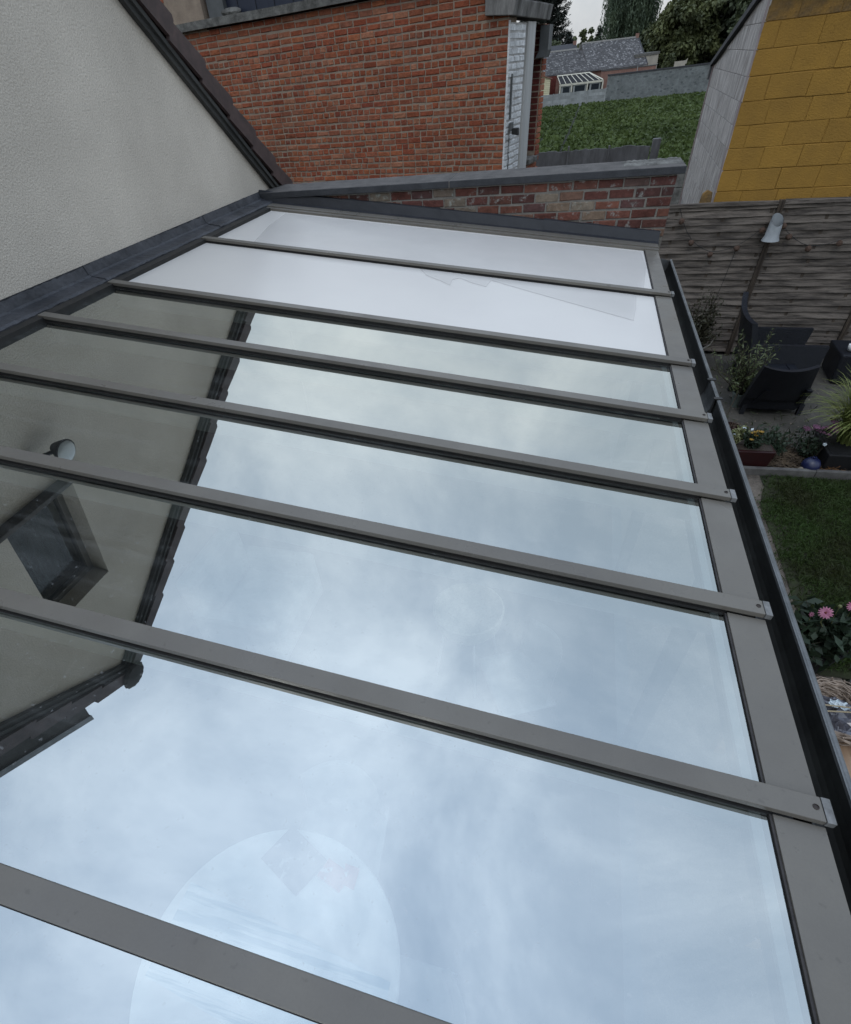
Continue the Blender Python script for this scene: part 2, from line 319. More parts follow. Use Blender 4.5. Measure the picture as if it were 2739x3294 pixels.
M['far_joint'] = mat('far_block_joint', (.24, .25, .245), rough=.95)
M['far_slab'] = mat('concrete_slab_far', (.33, .345, .34), (.21, .22, .215), rough=.95, scale=1.1, stretch=(1, 1, .4), rand=.1)
M['fence_slab'] = mat('dark_concrete_slab', (.125, .122, .125), (.06, .058, .058), rough=.95, scale=4, stretch=(1, 1, .3), fine=.25, fscale=30, bump=.5)
M['cream'] = mat('cream_cladding', (.62, .57, .38), (.52, .48, .31), rough=.7, scale=2)
M['cream_frame'] = mat('cream_frame', (.66, .63, .52), rough=.6)
M['beige'] = mat('beige_render', (.42, .38, .31), (.33, .30, .25), rough=.9, scale=1)
M['dark_roof'] = mat('dark_roof_sheet', (.055, .055, .06), rough=.8)
M['ridge'] = mat('pale_ridge', (.36, .35, .33), rough=.9)
M['bark'] = mat('bark', (.055, .042, .032), rough=.95, scale=6)
M['willow'] = mat('willow_leaf', (.125, .165, .095), (.045, .066, .042), rough=.6, scale=.35, translucent=.2)
M['conifer'] = mat('conifer_needle', (.030, .038, .028), (.016, .02, .016), rough=.7, scale=.5)
M['broad'] = mat('broadleaf', (.14, .155, .058), (.045, .055, .023), rough=.6, scale=.32, translucent=.2)
M['broad_dark'] = mat('dark_broadleaf', (.095, .115, .052), (.034, .045, .023), rough=.6, scale=.32, translucent=.15)
M['tile_floor'] = mat('interior_tile', (.042, .040, .038), (.03, .029, .027), rough=.5, scale=4)
M['int_white'] = mat('interior_white', (.72, .72, .70), rough=.6)
M['chair_shell'] = mat('chair_shell', (.34, .35, .35), rough=.5)
M['int_grey'] = mat('interior_grey', (.07, .07, .07), rough=.7)
M['cloth'] = mat('blue_striped_runner', (.62, .68, .70), (.10, .26, .34), rough=.9, scale=3, lo=.45, hi=.52, stretch=(.4, 9, .1))
M['book'] = mat('dark_printed_sheet', (.05, .025, .035), (.40, .37, .37), rough=.5, scale=26, lo=.38, hi=.42)
M['red_box'] = mat('red_tin', (.42, .04, .04), (.6, .5, .5), rough=.4, scale=14, lo=.38, hi=.42)
M['basket'] = mat('pale_basket', (.5, .46, .36), (.3, .27, .2), rough=.8, scale=60)
M['thin_glass'] = thin_glass('thin_window_glass')
M['lamp_glass'] = window_glass('lamp_glass', (.55, .58, .58))
M['black'] = mat('matt_black', (.012, .012, .012), rough=.6)
M['curtain'] = mat('grey_curtain', (.07, .072, .068), (.03, .032, .03), rough=.9, scale=2, stretch=(1, 14, .3))
M['hole'] = mat('unlit_room', (.010, .010, .012), rough=.9)
M['rust'] = mat('rusty_screw', (.04, .03, .025), rough=.6)

# ------------------------------------------------------------------ mesh helpers
class MB:
    def __init__(s): s.v = []; s.f = []; s.m = []
    def add(s, vs, fs, mi=0):
        o = len(s.v); s.v += [tuple(p) for p in vs]; s.f += [tuple(i + o for i in f) for f in fs]; s.m += [mi] * len(fs)
        return s
    def hexa(s, p, mi=0):   # p: 4 bottom (ccw) + 4 top
        return s.add(p, [(3, 2, 1, 0), (4, 5, 6, 7), (0, 1, 5, 4), (1, 2, 6, 5), (2, 3, 7, 6), (3, 0, 4, 7)], mi)
    def box(s, x0, x1, y0, y1, z0, z1, mi=0):
        return s.hexa([(x0, y0, z0), (x1, y0, z0), (x1, y1, z0), (x0, y1, z0), (x0, y0, z1), (x1, y0, z1), (x1, y1, z1), (x0, y1, z1)], mi)
    def quad(s, a, b, c, d, mi=0): return s.add([a, b, c, d], [(0, 1, 2, 3)], mi)
    def prism(s, poly, off, mi=0):   # planar polygon extruded by off
        n = len(poly); off = Vector(off); q = [Vector(p) for p in poly]; q2 = [p + off for p in q]
        return s.add(q + q2, [tuple(range(n))[::-1], tuple(range(n, 2 * n))] + [(i, (i + 1) % n, n + (i + 1) % n, n + i) for i in range(n)], mi)
    def tube(s, path, r, seg=6, mi=0, cap=True):
        path = [Vector(p) for p in path]; n = len(path); rs = r if isinstance(r, (list, tuple)) else [r] * n
        vs = []; up = Vector((0, 0, 1))
        for i, p in enumerate(path):
            t = (path[min(i + 1, n - 1)] - path[max(i - 1, 0)]).normalized()
            a = t.cross(up)
            if a.length < .05: a = t.cross(Vector((1, 0, 0)))
            a.normalize(); b = t.cross(a)
            for k in range(seg):
                th = 2 * PI * k / seg
                vs.append(p + (a * math.cos(th) + b * math.sin(th)) * rs[i])
        fs = [(i * seg + k, i * seg + (k + 1) % seg, (i + 1) * seg + (k + 1) % seg, (i + 1) * seg + k) for i in range(n - 1) for k in range(seg)]
        if cap: fs += [tuple(range(seg))[::-1], tuple(range((n - 1) * seg, n * seg))]
        return s.add(vs, fs, mi)
    def lathe(s, prof, c, seg=20, mi=0, top=None):   # prof [(r,z)]
        vs = []; fs = []
        for j, (r, z) in enumerate(prof):
            for k in range(seg):
                th = 2 * PI * k / seg
                zz = z if top is None else z + top(j, th)
                vs.append((c[0] + r * math.cos(th), c[1] + r * math.sin(th), c[2] + zz))
        for j in range(len(prof) - 1):
            for k in range(seg):
                fs.append((j * seg + k, j * seg + (k + 1) % seg, (j + 1) * seg + (k + 1) % seg, (j + 1) * seg + k))
        return s.add(vs, fs, mi)
    def grid(s, P, nu, nv, off, mi=0):   # curved sheet with thickness
        off = Vector(off); a = [Vector(P(i / nu, j / nv)) for j in range(nv + 1) for i in range(nu + 1)]
        w = nu + 1; n = len(a); vs = a + [p + off for p in a]; fs = []
        for j in range(nv):
            for i in range(nu):
                q = (j * w + i, j * w + i + 1, (j + 1) * w + i + 1, (j + 1) * w + i)
                fs.append(q[::-1]); fs.append(tuple(x + n for x in q))
        for i in range(nu):
            fs.append((i, i + 1, i + 1 + n, i + n)); t = nv * w; fs.append((t + i + 1, t + i, t + i + n, t + i + 1 + n))
        for j in range(nv):
            fs.append(((j + 1) * w, j * w, j * w + n, (j + 1) * w + n)); fs.append((j * w + nu, (j + 1) * w + nu, (j + 1) * w + nu + n, j * w + nu + n))
        return s.add(vs, fs, mi)
    def ico(s, c, r, sub=1, sq=(1, 1, 1), jit=0., mi=0):
        bm = bmesh.new(); bmesh.ops.create_icosphere(bm, subdivisions=sub, radius=1)
        vs = []
        for v in bm.verts:
            k = r * (1 + rnd.uniform(-jit, jit)); vs.append((c[0] + v.co.x * k * sq[0], c[1] + v.co.y * k * sq[1], c[2] + v.co.z * k * sq[2]))
        fs = [tuple(v.index for v in f.verts) for f in bm.faces]; bm.free()
        return s.add(vs, fs, mi)

def wloc(o):
    p = Vector((0, 0, 0))
    while o is not None: p = p + o.location; o = o.parent
    return p

def mesh_from(name, v, f, mats, mi=None, smooth=False):
    me = bpy.data.meshes.new(name); me.from_pydata([tuple(p) for p in v], [], f); 
    for mm in (mats if isinstance(mats, (list, tuple)) else [mats]): me.materials.append(mm)
    if mi is not None and any(mi): me.polygons.foreach_set('material_index', mi)
    if smooth: me.polygons.foreach_set('use_smooth', [True] * len(me.polygons))
    me.update()
    return me

def obj(name, mb, mats, parent=None, smooth=False, bevel=0., label=None, loc=None, stuff=False, fixn=True):
    """link ONE mesh object; mb is in world coordinates"""
    base = Vector(loc) if loc is not None else (wloc(parent) if parent is not None else Vector((0, 0, 0)))
    v = [tuple(Vector(p) - base) for p in mb.v]
    me = mesh_from(name, v, mb.f, mats, mb.m, smooth)
    if fixn:
        bm = bmesh.new(); bm.from_mesh(me); bmesh.ops.recalc_face_normals(bm, faces=bm.faces); bm.to_mesh(me); bm.free()
    o = bpy.data.objects.new(name, me); COL.objects.link(o)
    if parent is not None: o.parent = parent; o.location = base - wloc(parent)
    else: o.location = base
    if bevel:
        md = o.modifiers.new('bevel', 'BEVEL'); md.width = bevel; md.segments = 2; md.limit_method = 'ANGLE'
    if label: o['label'] = label
    if stuff: o['kind'] = 'stuff'
    return o

def thing(name, label, cat, loc=(0, 0, 0), group=None):
    o = bpy.data.objects.new(name, None); o.empty_display_size = .1; COL.objects.link(o); o.location = loc
    o['label'] = label; o['category'] = cat
    if group: o['group'] = group
    return o
def tag(o, label, cat, group=None):
    o['label'] = label; o['category'] = cat
    if group: o['group'] = group
    return o
def struct(name, mb, mats, **k):
    o = obj(name, mb, mats, **k); o['kind'] = 'structure'; return o

def place(name, me, parent, loc, rotz=0., rot=None):
    o = bpy.data.objects.new(name, me); COL.objects.link(o); o.parent = parent
    o.location = Vector(loc) - wloc(parent)
    o.rotation_euler = rot if rot is not None else (0, 0, rotz)
    return o

def leaf_mesh(name, C, D, Nn, L, W, mt):
    """C centres, D leaf direction, Nn normal (arrays n x 3), L, W arrays: rhombic leaves"""
    D = D / (np.linalg.norm(D, axis=1, keepdims=True) + 1e-9)
    S = np.cross(D, Nn); S /= (np.linalg.norm(S, axis=1, keepdims=True) + 1e-9)
    N2 = np.cross(S, D)
    L = np.asarray(L).reshape(-1, 1); W = np.asarray(W).reshape(-1, 1)
    a = C - D * L * .5; b = C + S * W * .5 - D * L * .05; c = C + D * L * .5 - N2 * L * .12; d = C - S * W * .5 - D * L * .05
    n = len(C); V = np.empty((n * 4, 3), np.float32); V[0::4] = a; V[1::4] = b; V[2::4] = c; V[3::4] = d
    me = bpy.data.meshes.new(name); me.vertices.add(n * 4); me.vertices.foreach_set('co', V.ravel())
    me.loops.add(n * 4); me.loops.foreach_set('vertex_index', np.arange(n * 4, dtype=np.int32))
    me.polygons.add(n); me.polygons.foreach_set('loop_start', np.arange(0, n * 4, 4, dtype=np.int32))
    me.materials.append(mt); me.update(calc_edges=True); me.validate()
    return me
def leaves(name, C, D, Nn, L, W, mt, parent=None, stuff=False):
    base = np.array(wloc(parent)) if parent is not None else np.zeros(3)
    me = leaf_mesh(name, np.asarray(C) - base, np.asarray(D), np.asarray(Nn), L, W, mt)
    o = bpy.data.objects.new(name, me); COL.objects.link(o)
    if parent is not None: o.parent = parent
    if stuff: o['kind'] = 'stuff'
    return o
def rdir(n, up=0.):
    d = nrg.normal(size=(n, 3)); d[:, 2] += up
    return d / np.linalg.norm(d, axis=1, keepdims=True)

def brick_mesh(name, L, H, D, mt, seed, jit=.0025, bev=.006):
    """front face towards -y, lower left front corner at the origin"""
    r = random.Random(seed); j = lambda k=1.: r.uniform(-jit, jit) * k
    x0, x1, z0, z1 = j(), L + j(), j(), H + j()
    fy = j(.6)
    bk = [(x0, D, z0), (x1, D, z0), (x1, D, z1), (x0, D, z1)]
    rim = [(x0 + j(), bev + fy, z0 + j()), (x1 + j(), bev + fy, z0 + j()), (x1 + j(), bev + fy, z1 + j()), (x0 + j(), bev + fy, z1 + j())]
    b2 = bev * .8
    fr = [(x0 + b2 + j(), fy, z0 + b2 + j()), (x1 - b2 + j(), fy + j(), z0 + b2 + j()), (x1 - b2 + j(), fy, z1 - b2 + j()), (x0 + b2 + j(), fy + j(), z1 - b2 + j())]
    v = bk + rim + fr; f = []
    for i in range(4):
        k = (i + 1) % 4
        f.append((4 + i, 4 + k, k, i)); f.append((8 + i, 8 + k, 4 + k, 4 + i))
    f.append((11, 10, 9, 8)); f = [q[::-1] for q in f]
    return v, f
def brick_variants(name, L, H, D, mt, n, **k):
    out = []
    for s in range(n):
        v, f = brick_mesh(name, L, H, D, mt, s * 13 + int(L * 1000), **k)
        me = mesh_from(name, v, f, mt); bm = bmesh.new(); bm.from_mesh(me); bmesh.ops.recalc_face_normals(bm, faces=bm.faces); bm.to_mesh(me); bm.free()
        out.append(me)
    return out
def tinted_stuff(name, items, mt, parent):
    """many bricks joined into one part; items: list of (v, f) in world coords; each brick gets its own tint"""
    base = wloc(parent); V = []; F = []; T = []
    for v, f in items:
        o = len(V); V += [tuple(Vector(p) - base) for p in v]; t = rnd.random()
        for q in f: F.append(tuple(i + o for i in q)); T.append(t)
    me = mesh_from(name, V, F, mt)
    a = me.attributes.new('tint', 'FLOAT', 'FACE'); a.data.foreach_set('value', T)
    bm = bmesh.new(); bm.from_mesh(me); bmesh.ops.recalc_face_normals(bm, faces=bm.faces); bm.to_mesh(me); bm.free()
    o = bpy.data.objects.new(name, me); COL.objects.link(o); o.parent = parent; o['kind'] = 'stuff'
    return o
# ================================================================== SETTING
g = MB()
ys = [(-1500, 0), (15, 0), (124, -3.3), (3000, -3.3)]
for (ya, za), (yb, zb) in zip(ys[:-1], ys[1:]):
    g.quad((-1500, ya, za), (1500, ya, za), (1500, yb, zb), (-1500, yb, zb))
struct('ground', g, M['field_soil'], fixn=False)
def sheet(name, poly, z, mt):
    b = MB(); b.add([(x, y, z) for x, y in poly], [tuple(range(len(poly)))]); return struct(name, b, mt, fixn=False)
sheet('patio', [(.66, 5.93), (5.2, 5.93), (5.2, 8.9), (.66, 8.9)], .008, M['patio'])
sheet('flower_bed', [(.66, 5.43), (5.2, 5.43), (5.2, 5.93), (.66, 5.93)], .012, M['soil'])
sheet('path', [(.66, -1.), (2.3, -1.), (2.2, 5.36), (.66, 5.36)], .008, M['path'])
lawn_edge = [(2.10, 2.75), (2.105, 3.4), (2.11, 3.85), (2.113, 4.37), (2.10, 4.75), (2.16, 5.0), (2.24, 5.24), (2.28, 5.33)]
sheet('lawn', lawn_edge[:1] + [(5.2, 2.75), (5.2, 5.33)] + lawn_edge[::-1][:-1], .014, M['turf'])

# ================================================================== HOUSE (left gable)
XW = -2.793
house = thing('house', 'pale grey rendered gable house wall on the left with brown verge tiles', 'house', (XW, 1.9, 0))
AP_Y, AP_Z, KY = 1.913, 5.57, 4.04      # the verge is a little flatter below KY
def ztop(y):
    if y < AP_Y: return AP_Z - .762 * (AP_Y - y)
    return AP_Z - 0.854 * (y - AP_Y) if y < KY else AP_Z - 0.854 * (KY - AP_Y) - .776 * (y - KY)
WY0, WY1, WZ0, WZ1 = 1.60, 2.17, 3.57, 4.52
w = MB(); TH = .32
def wallpiece(y0, y1, zb0, zb1, zt0, zt1):
    w.hexa([(XW - TH, y0, zb0), (XW, y0, zb0), (XW, y1, zb1), (XW - TH, y1, zb1), (XW - TH, y0, zt0), (XW, y0, zt0), (XW, y1, zt1), (XW - TH, y1, zt1)])
wallpiece(-1.2, WY0, 0, 0, ztop(-1.2), ztop(WY0))
wallpiece(WY0, WY1, 0, 0, WZ0, WZ0)
wallpiece(WY0, AP_Y, WZ1, WZ1, ztop(WY0), ztop(AP_Y)); wallpiece(AP_Y, WY1, WZ1, WZ1, ztop(AP_Y), ztop(WY1))
wallpiece(WY1, KY, 0, 0, ztop(WY1), ztop(KY)); wallpiece(KY, 5.50, 0, 0, ztop(KY), ztop(5.50))
obj('wall', w, M['stucco'], house)
# roof slab behind the verge
rf = MB()
for y0, y1 in ((AP_Y, KY), (KY, 5.85), (AP_Y, -1.4)):
    for off in (0,):
        a = [(XW + .005, y0, ztop(y0) + .045), (XW + .005, y1, ztop(y1) + .045), (XW + .005, y1, ztop(y1) + .15), (XW + .005, y0, ztop(y0) + .15)]
        rf.prism(a, (-4, 0, 0))
obj('roof', rf, M['tile'], house)
# dark strip under the tiles
vb = MB()
for y0, y1 in ((AP_Y, KY), (KY, 5.62), (AP_Y, -1.3)):
    a = [(XW + .004, y0, ztop(y0) - .045), (XW + .004, y1, ztop(y1) - .045), (XW + .004, y1, ztop(y1) + .05), (XW + .004, y0, ztop(y0) + .05)]
    vb.prism(a, (.035, 0, 0))
    a = [(XW + .039, y0, ztop(y0)), (XW + .039, y1, ztop(y1)), (XW + .039, y1, ztop(y1) + .035), (XW + .039, y0, ztop(y0) + .035)]
    vb.prism(a, (.018, 0, 0))
obj('verge_board', vb, M['verge_dark'], house)
# verge tiles, overlapping like steps
def verge_tile_bm(sgn, k):
    b = MB(); L = .375
    c = 1 / math.hypot(1, k); dy, dz = sgn * c, -k * c       # down the slope
    ny, nz = sgn * k * c, c                                     # outward
    def P(s, n, x): return (x, dy * s + ny * n, dz * s + nz * n)
    lo0, lo1, hi0, hi1 = .032, .062, .150, .192
    for x0, x1, l0, l1 in ((0, .028, lo0, lo1), (-.09, 0, hi0 - .03, hi1 - .03)):
        ch = .02
        pts = [(0, l0), (L, l1), (L, hi1 - ch), (L - ch, hi1), (0, hi0)]
        b.prism([P(s, n, x0) for s, n in pts], (x1 - x0, 0, 0))
    return b
for sgn, n, k, y0_ in ((1, 8, 0.854, AP_Y), (1, 7, .776, KY - .03), (-1, 11, .762, AP_Y)):
    b = verge_tile_bm(sgn, k); me = None; c = 1 / math.hypot(1, k)
    for i in range(n):
        s = .012 + i * .343
        y = y0_ + sgn * c * s; z = ztop(y0_) - k * c * s
        if me is None:
            o = obj('verge_tile', b, M['tile'], None, loc=(0, 0, 0)); me = o.data; o.parent = house
        else:
            o = bpy.data.objects.new('verge_tile', me); COL.objects.link(o); o.parent = house
        o.location = Vector((XW + .045, y, z)) - wloc(house)
        o.rotation_euler = (rnd.uniform(-.006, .006), 0, 0)
# scalloped ridge end
rc = MB(); seg = 28
ring = []
for kx, rr in ((0, .11), (.03, .128), (.05, .11), (.06, .05), (.065, .0)):
    ring.append([(XW + .06 + kx, AP_Y + rr * (1 + .07 * (i % 2)) * math.cos(2 * PI * i / seg), AP_Z + .105 + rr * (1 + .07 * (i % 2)) * math.sin(2 * PI * i / seg)) for i in range(seg)])
vs = sum(ring, []); fs = [(j * seg + i, j * seg + (i + 1) % seg, (j + 1) * seg + (i + 1) % seg, (j + 1) * seg + i) for j in range(4) for i in range(seg)]
rc.add(vs, fs + [tuple(range(seg))]); obj('ridge_end_cap', rc, M['verge_dark'], house)
# far eaves trim that shows beside the ridge
et = MB()
for (x0, x1, z0, z1, mi) in ((-2.86, -2.735, -.14, .10, 0), (-2.735, -2.715, .04, .11, 1)):
    et.hexa([(x0, 1.40, 5.49 + z0), (x1, 1.40, 5.49 + z0), (x1, -.2, 4.345 + z0), (x0, -.2, 4.345 + z0), (x0, 1.40, 5.49 + z1), (x1, 1.40, 5.49 + z1), (x1, -.2, 4.345 + z1), (x0, -.2, 4.345 + z1)], mi)
obj('eaves_trim', et, [M['verge_dark'], M['zinc']], house)
# window
fr = MB(); X0 = XW - .13
for a in ((WY0, WY0 + .05, WZ0, WZ1), (WY1 - .05, WY1, WZ0, WZ1), (WY0 + .05, WY1 - .05, WZ0, WZ0 + .05), (WY0 + .05, WY1 - .05, WZ1 - .05, WZ1)):
    fr.box(X0 - .05, X0, *a)
wf = obj('window', fr, M['alu'], house, bevel=.003)
obj('pane', MB().box(X0 - .03, X0 - .022, WY0 + .05, WY1 - .05, WZ0 + .05, WZ1 - .05), M['thin_glass'], wf)
cu = MB(); cu.grid(lambda u, v: (X0 - .09 + .012 * math.sin(u * 40), WY0 + .02 + u * .42, WZ0 + .03 + v * .85), 40, 1, (-.004, 0, 0)); obj('curtain', cu, M['curtain'], wf, smooth=True); obj('room_shade', MB().box(X0 - .6, X0 - .19, WY0 - .3, WY1 + .3, WZ0 - .2, WZ1 + .2), M['hole'], wf)
obj('sill', MB().box(XW - .13, XW + .07, WY0 - .10, WY1 + .04, WZ0 - .035, WZ0 - .002), M['bluestone_top'], wf, bevel=.004)
# wall lamp, seen mirrored in the glass
wlamp = thing('wall_spotlight', 'round glass wall spotlight mirrored in the glass roof beside the window', 'lamp', (XW, 2.05, 3.30))
b = MB(); b.tube([(XW + .002, 1.93, 3.27), (XW + .03, 1.93, 3.27)], .035, 12); b.tube([(XW + .03, 1.93, 3.27), (XW + .07, 1.98, 3.27), (XW + .09, 2.04, 3.27)], .012, 8); obj('bracket', b, M['black'], wlamp)
def disc_lamp(prof):
    bb = MB(); seg = 24; vs = []
    for r_, d_ in prof:
        for i in range(seg):
            th = 2 * PI * i / seg; vs.append((XW + .07 + d_, 2.085 + r_ * math.cos(th), 3.27 + r_ * math.sin(th)))
    fs = [(j * seg + i, j * seg + (i + 1) % seg, (j + 1) * seg + (i + 1) % seg, (j + 1) * seg + i) for j in range(len(prof) - 1) for i in range(seg)]
    fs.append(tuple(range((len(prof) - 1) * seg, len(prof) * seg))); bb.add(vs, fs); return bb
obj('lamp_body', disc_lamp([(.03, 0), (.055, .04), (.075, .075), (.078, .085), (.07, .087)]), M['black'], wlamp)
obj('lens', disc_lamp([(.07, .084), (.068, .092), (.05, .10), (.02, .104)]), M['lamp_glass'], wlamp, smooth=True)

# ================================================================== CONSERVATORY ROOF
cons = thing('conservatory', 'lean-to glass conservatory roof with grey rafters and mirrored sky', 'conservatory', (-1.0, 2.2, 0))
SL = .1225
def zr(x): return 2.2575 - SL * x
def beam(b, x0, x1, y0, y1, d0, d1, mi=0):
    return b.hexa([(x0, y0, zr(x0) + d0), (x1, y0, zr(x1) + d0), (x1, y1, zr(x1) + d0), (x0, y1, zr(x0) + d0), (x0, y0, zr(x0) + d1), (x1, y0, zr(x1) + d1), (x1, y1, zr(x1) + d1), (x0, y1, zr(x0) + d1)], mi)
XT, XE = -2.657, .640
GL = -.0300
RY = [-.490, .0656, .617, 1.180, 1.725, 2.289, 2.856, 3.922]   # far edge of every rafter
RW = .0525
XR1 = .541
for i, yf in enumerate(RY):
    y0, y1 = yf - RW, yf
    b = MB(); beam(b, XT + .02, XE, y0, y1, -.0165, 0)
    r = obj('rafter', b, M['alu'], cons, bevel=.0018)
    b = MB(); beam(b, XT + .02, XR1 + .004, y0 + .006, y1 - .006, -.0293, -.0165)
    beam(b, XT + .02, XR1 + .004, y0 - .002, y1 + .002, -.0293, -.0265)
    obj('gasket', b, M['rubber'], r)
    b = MB(); beam(b, XT + .02, XR1, y0 + .004, y1 - .004, -.13, -.059); obj('under_rafter', b, M['int_white'], r)
    b = MB(); beam(b, XE + .0015, XE + .0190, y0 - .0005, y1 + .0005, -.0170, .0005); obj('end_cap', b, M['alu_cap'], r, bevel=.0012)
    b = MB(); xs = XE - .0135; ysc = (y0 + y1) / 2 + .0015
    b.lathe([(.0062, 0), (.0062, .0016), (.0042, .0028), (.0042, .0012), (.0, .001)], (xs, ysc, zr(xs)), 12); obj('screw', b, M['rust'], r)
# panes and panels
bays = [(RY[i], RY[i + 1] - RW) for i in range(7)] + [(RY[7], 4.975)]
XG0 = -2.615
for i, (ya, yb) in enumerate(bays):
    y0, y1 = ya - .012, yb + .012
    if i >= 7: y1 = yb + .02
    b = MB(); beam(b, XG0 - .04, XR1 - .001, y0, y1, GL - .022, GL)
    if i < 6:
        mi = [1, 0, 1, 1, 1, 1]; b.m = mi
        p = obj('glass_pane', b, [M['glass'], M['clear']], cons, fixn=False)
        s = MB(); beam(s, XR1 - .034, XR1 - .012, y0 + .012, y1 - .012, GL - .0205, GL - .006); obj('spacer_bar', s, M['spacer'], p)
    else:
        p = obj('white_panel', b, M['white_panel'], cons, bevel=.002)
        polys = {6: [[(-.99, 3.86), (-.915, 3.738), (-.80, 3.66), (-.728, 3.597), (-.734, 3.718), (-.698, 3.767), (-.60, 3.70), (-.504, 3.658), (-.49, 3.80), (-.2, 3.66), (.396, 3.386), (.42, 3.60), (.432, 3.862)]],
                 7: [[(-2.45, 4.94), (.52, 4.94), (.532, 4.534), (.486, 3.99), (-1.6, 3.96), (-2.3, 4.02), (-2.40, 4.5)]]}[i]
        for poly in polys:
            s = MB(); s.add([(x, y, zr(x) + GL + .0012) for x, y in poly], [tuple(range(len(poly)))]); obj('painted_reflection', s, M['panel_reflection'], p)  # reflected silhouette of neighbouring roofs painted on as a thin darker sheet
    # eaves plate of this bay with its seal
    e = MB(); beam(e, XR1 + .0065, XE + .0065, ya + .001, (yb if i < 7 else 5.06) - .001, -.07, -.0205)
    ep = obj('eaves_plate', e, M['alu'], cons, bevel=.0015)
    e = MB(); beam(e, XR1 + .001, XR1 + .006, ya + .001, yb - .001, -.07, -.0250); obj('seal', e, M['brown_seal'], ep)
# far frame strip and top frame under the flashing
b = MB(); beam(b, XT, XE + .01, 4.985, 5.03, -.055, -.012); beam(b, XT, XE + .01, 5.03, 5.17, -.06, -.004); obj('far_frame', b, M['alu'], cons, bevel=.002)
b = MB(); beam(b, XT - .10, XG0 + .012, -1.2, 4.97, -.10, -.008); obj('top_frame', b, M['rubber'], cons)
# lead flashing along the house wall, in overlapping sheets
prof = [(XW + .004, 2.656), (XW + .018, 2.607), (XW + .026, 2.611), (XW + .036, 2.602), (XW + .06, 2.598), (XT - .012, 2.588), (XT, 2.578), (XT - .002, 2.560)]
ybr = [-1.2, -.3, .55, 1.4, 2.15, 2.83, 3.44, 4.2, 5.20]
for i in range(len(ybr) - 1):
    b = MB(); ya, yb = ybr[i], ybr[i + 1] + (.03 if i < len(ybr) - 2 else 0); n = 26; o_ = .003 * (i % 2)
    vs = []
    for j in range(n + 1):
        y = ya + (yb - ya) * j / n
        for q, (x, z) in enumerate(prof):
            wob = rnd.uniform(-.0016, .0016) if 0 < j < n else 0
            top = (rnd.uniform(-.004, .004) if q == 0 else 0)
            vs.append((x + o_ * .6 + wob, y, z + o_ + wob + top + (rnd.uniform(-.003, .002) if q == 6 else 0)))
    w_ = len(prof); fs = [(j * w_ + q, j * w_ + q + 1, (j + 1) * w_ + q + 1, (j + 1) * w_ + q) for j in range(n) for q in range(w_ - 1)]
    b.add(vs, fs); obj('wall_flashing', b, M['lead'], cons, fixn=False)
b = MB(); b.box(XW + .001, XW + .0035, -1.2, 5.2, 2.40, 2.66); obj('flashing_backing', b, M['lead2'], cons)
# dark flashing pieces on the brick parapet
xb = [-2.79, -2.0, -1.145, -.256, .655]
for i in range(4):
    x0, x1 = xb[i], xb[i + 1] + (.02 if i < 3 else 0); b = MB(); o_ = .003 * (i % 2)
    pr = [(5.192, .072), (5.178, .066), (5.158, .002), (5.128, -.004), (5.122, -.030)]
    n = 10; vs = []
    for j in range(n + 1):
        x = x0 + (x1 - x0) * j / n
        for q, (y, d) in enumerate(pr): vs.append((x, y - o_, zr(x) + d + (rnd.uniform(-.003, .003) if q == 0 else rnd.uniform(-.0012, .0012)) + o_))
    w_ = len(pr); b.add(vs, [(j * w_ + q, j * w_ + q + 1, (j + 1) * w_ + q + 1, (j + 1) * w_ + q) for j in range(n) for q in range(w_ - 1)])
    obj('parapet_flashing', b, M['lead2'], cons, fixn=False)
# gutter
GY0, GY1 = -1.0, 5.02
pr = [(.652, 2.105), (.654, 2.055)] + [(.702 - .048 * math.cos(a), 2.045 - .052 * math.sin(a)) for a in [PI * k / 10 for k in range(1, 10)]] + [(.750, 2.05), (.7505, 2.082)]
b = MB(); vs = []
for y in (GY0, GY1):
    for x, z in pr: vs.append((x, y, z))
n = len(pr); b.add(vs, [(i, i + 1, n + i + 1, n + i) for i in range(n - 1)], 0)
vs = []
for y in (GY0, GY1):
    for x, z in pr: vs.append((x + (.003 if x > .70 else -.003), y, z - .003))
b.add(vs, [(i, n + i, n + i + 1, i + 1) for i in range(n - 1)], 1)
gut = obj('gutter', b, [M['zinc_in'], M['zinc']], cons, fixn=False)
b = MB(); b.tube([(.760, GY0, 2.083), (.760, GY1, 2.083)], .0095, 10); b.box(.7515, .766, GY0, GY1, 2.074, 2.0905); obj('gutter_lip', b, M['zinc'], gut)
b = MB(); b.prism([(x, GY1, z) for x, z in pr], (0, .004, 0)); obj('gutter_end', b, M['zinc'], gut)
b = MB(); vs = []
for y in (2.60, 2.84):
    for x, z in pr[1:]: vs.append((x + (.0035 if x < .699 else -.0035), y, z + .004))
n2 = len(pr) - 1; b.add(vs, [(i, i + 1, n2 + i + 1, n2 + i) for i in range(n2 - 1)]); obj('gutter_union', b, M['zinc'], gut, fixn=False)
for y in (2.60, 2.81):
    b = MB(); vs = []
    for yy in (y, y + .02):
        for x, z in pr[1:]: vs.append((x + (.007 if x < .699 else -.007), yy, z + .008))
    b.add(vs, [(i, i + 1, n2 + i + 1, n2 + i) for i in range(n2 - 1)]); b.box(.738, .775, y, y + .02, 2.092, 2.096); obj('gutter_seal', b, M['rubber'], gut, fixn=False)
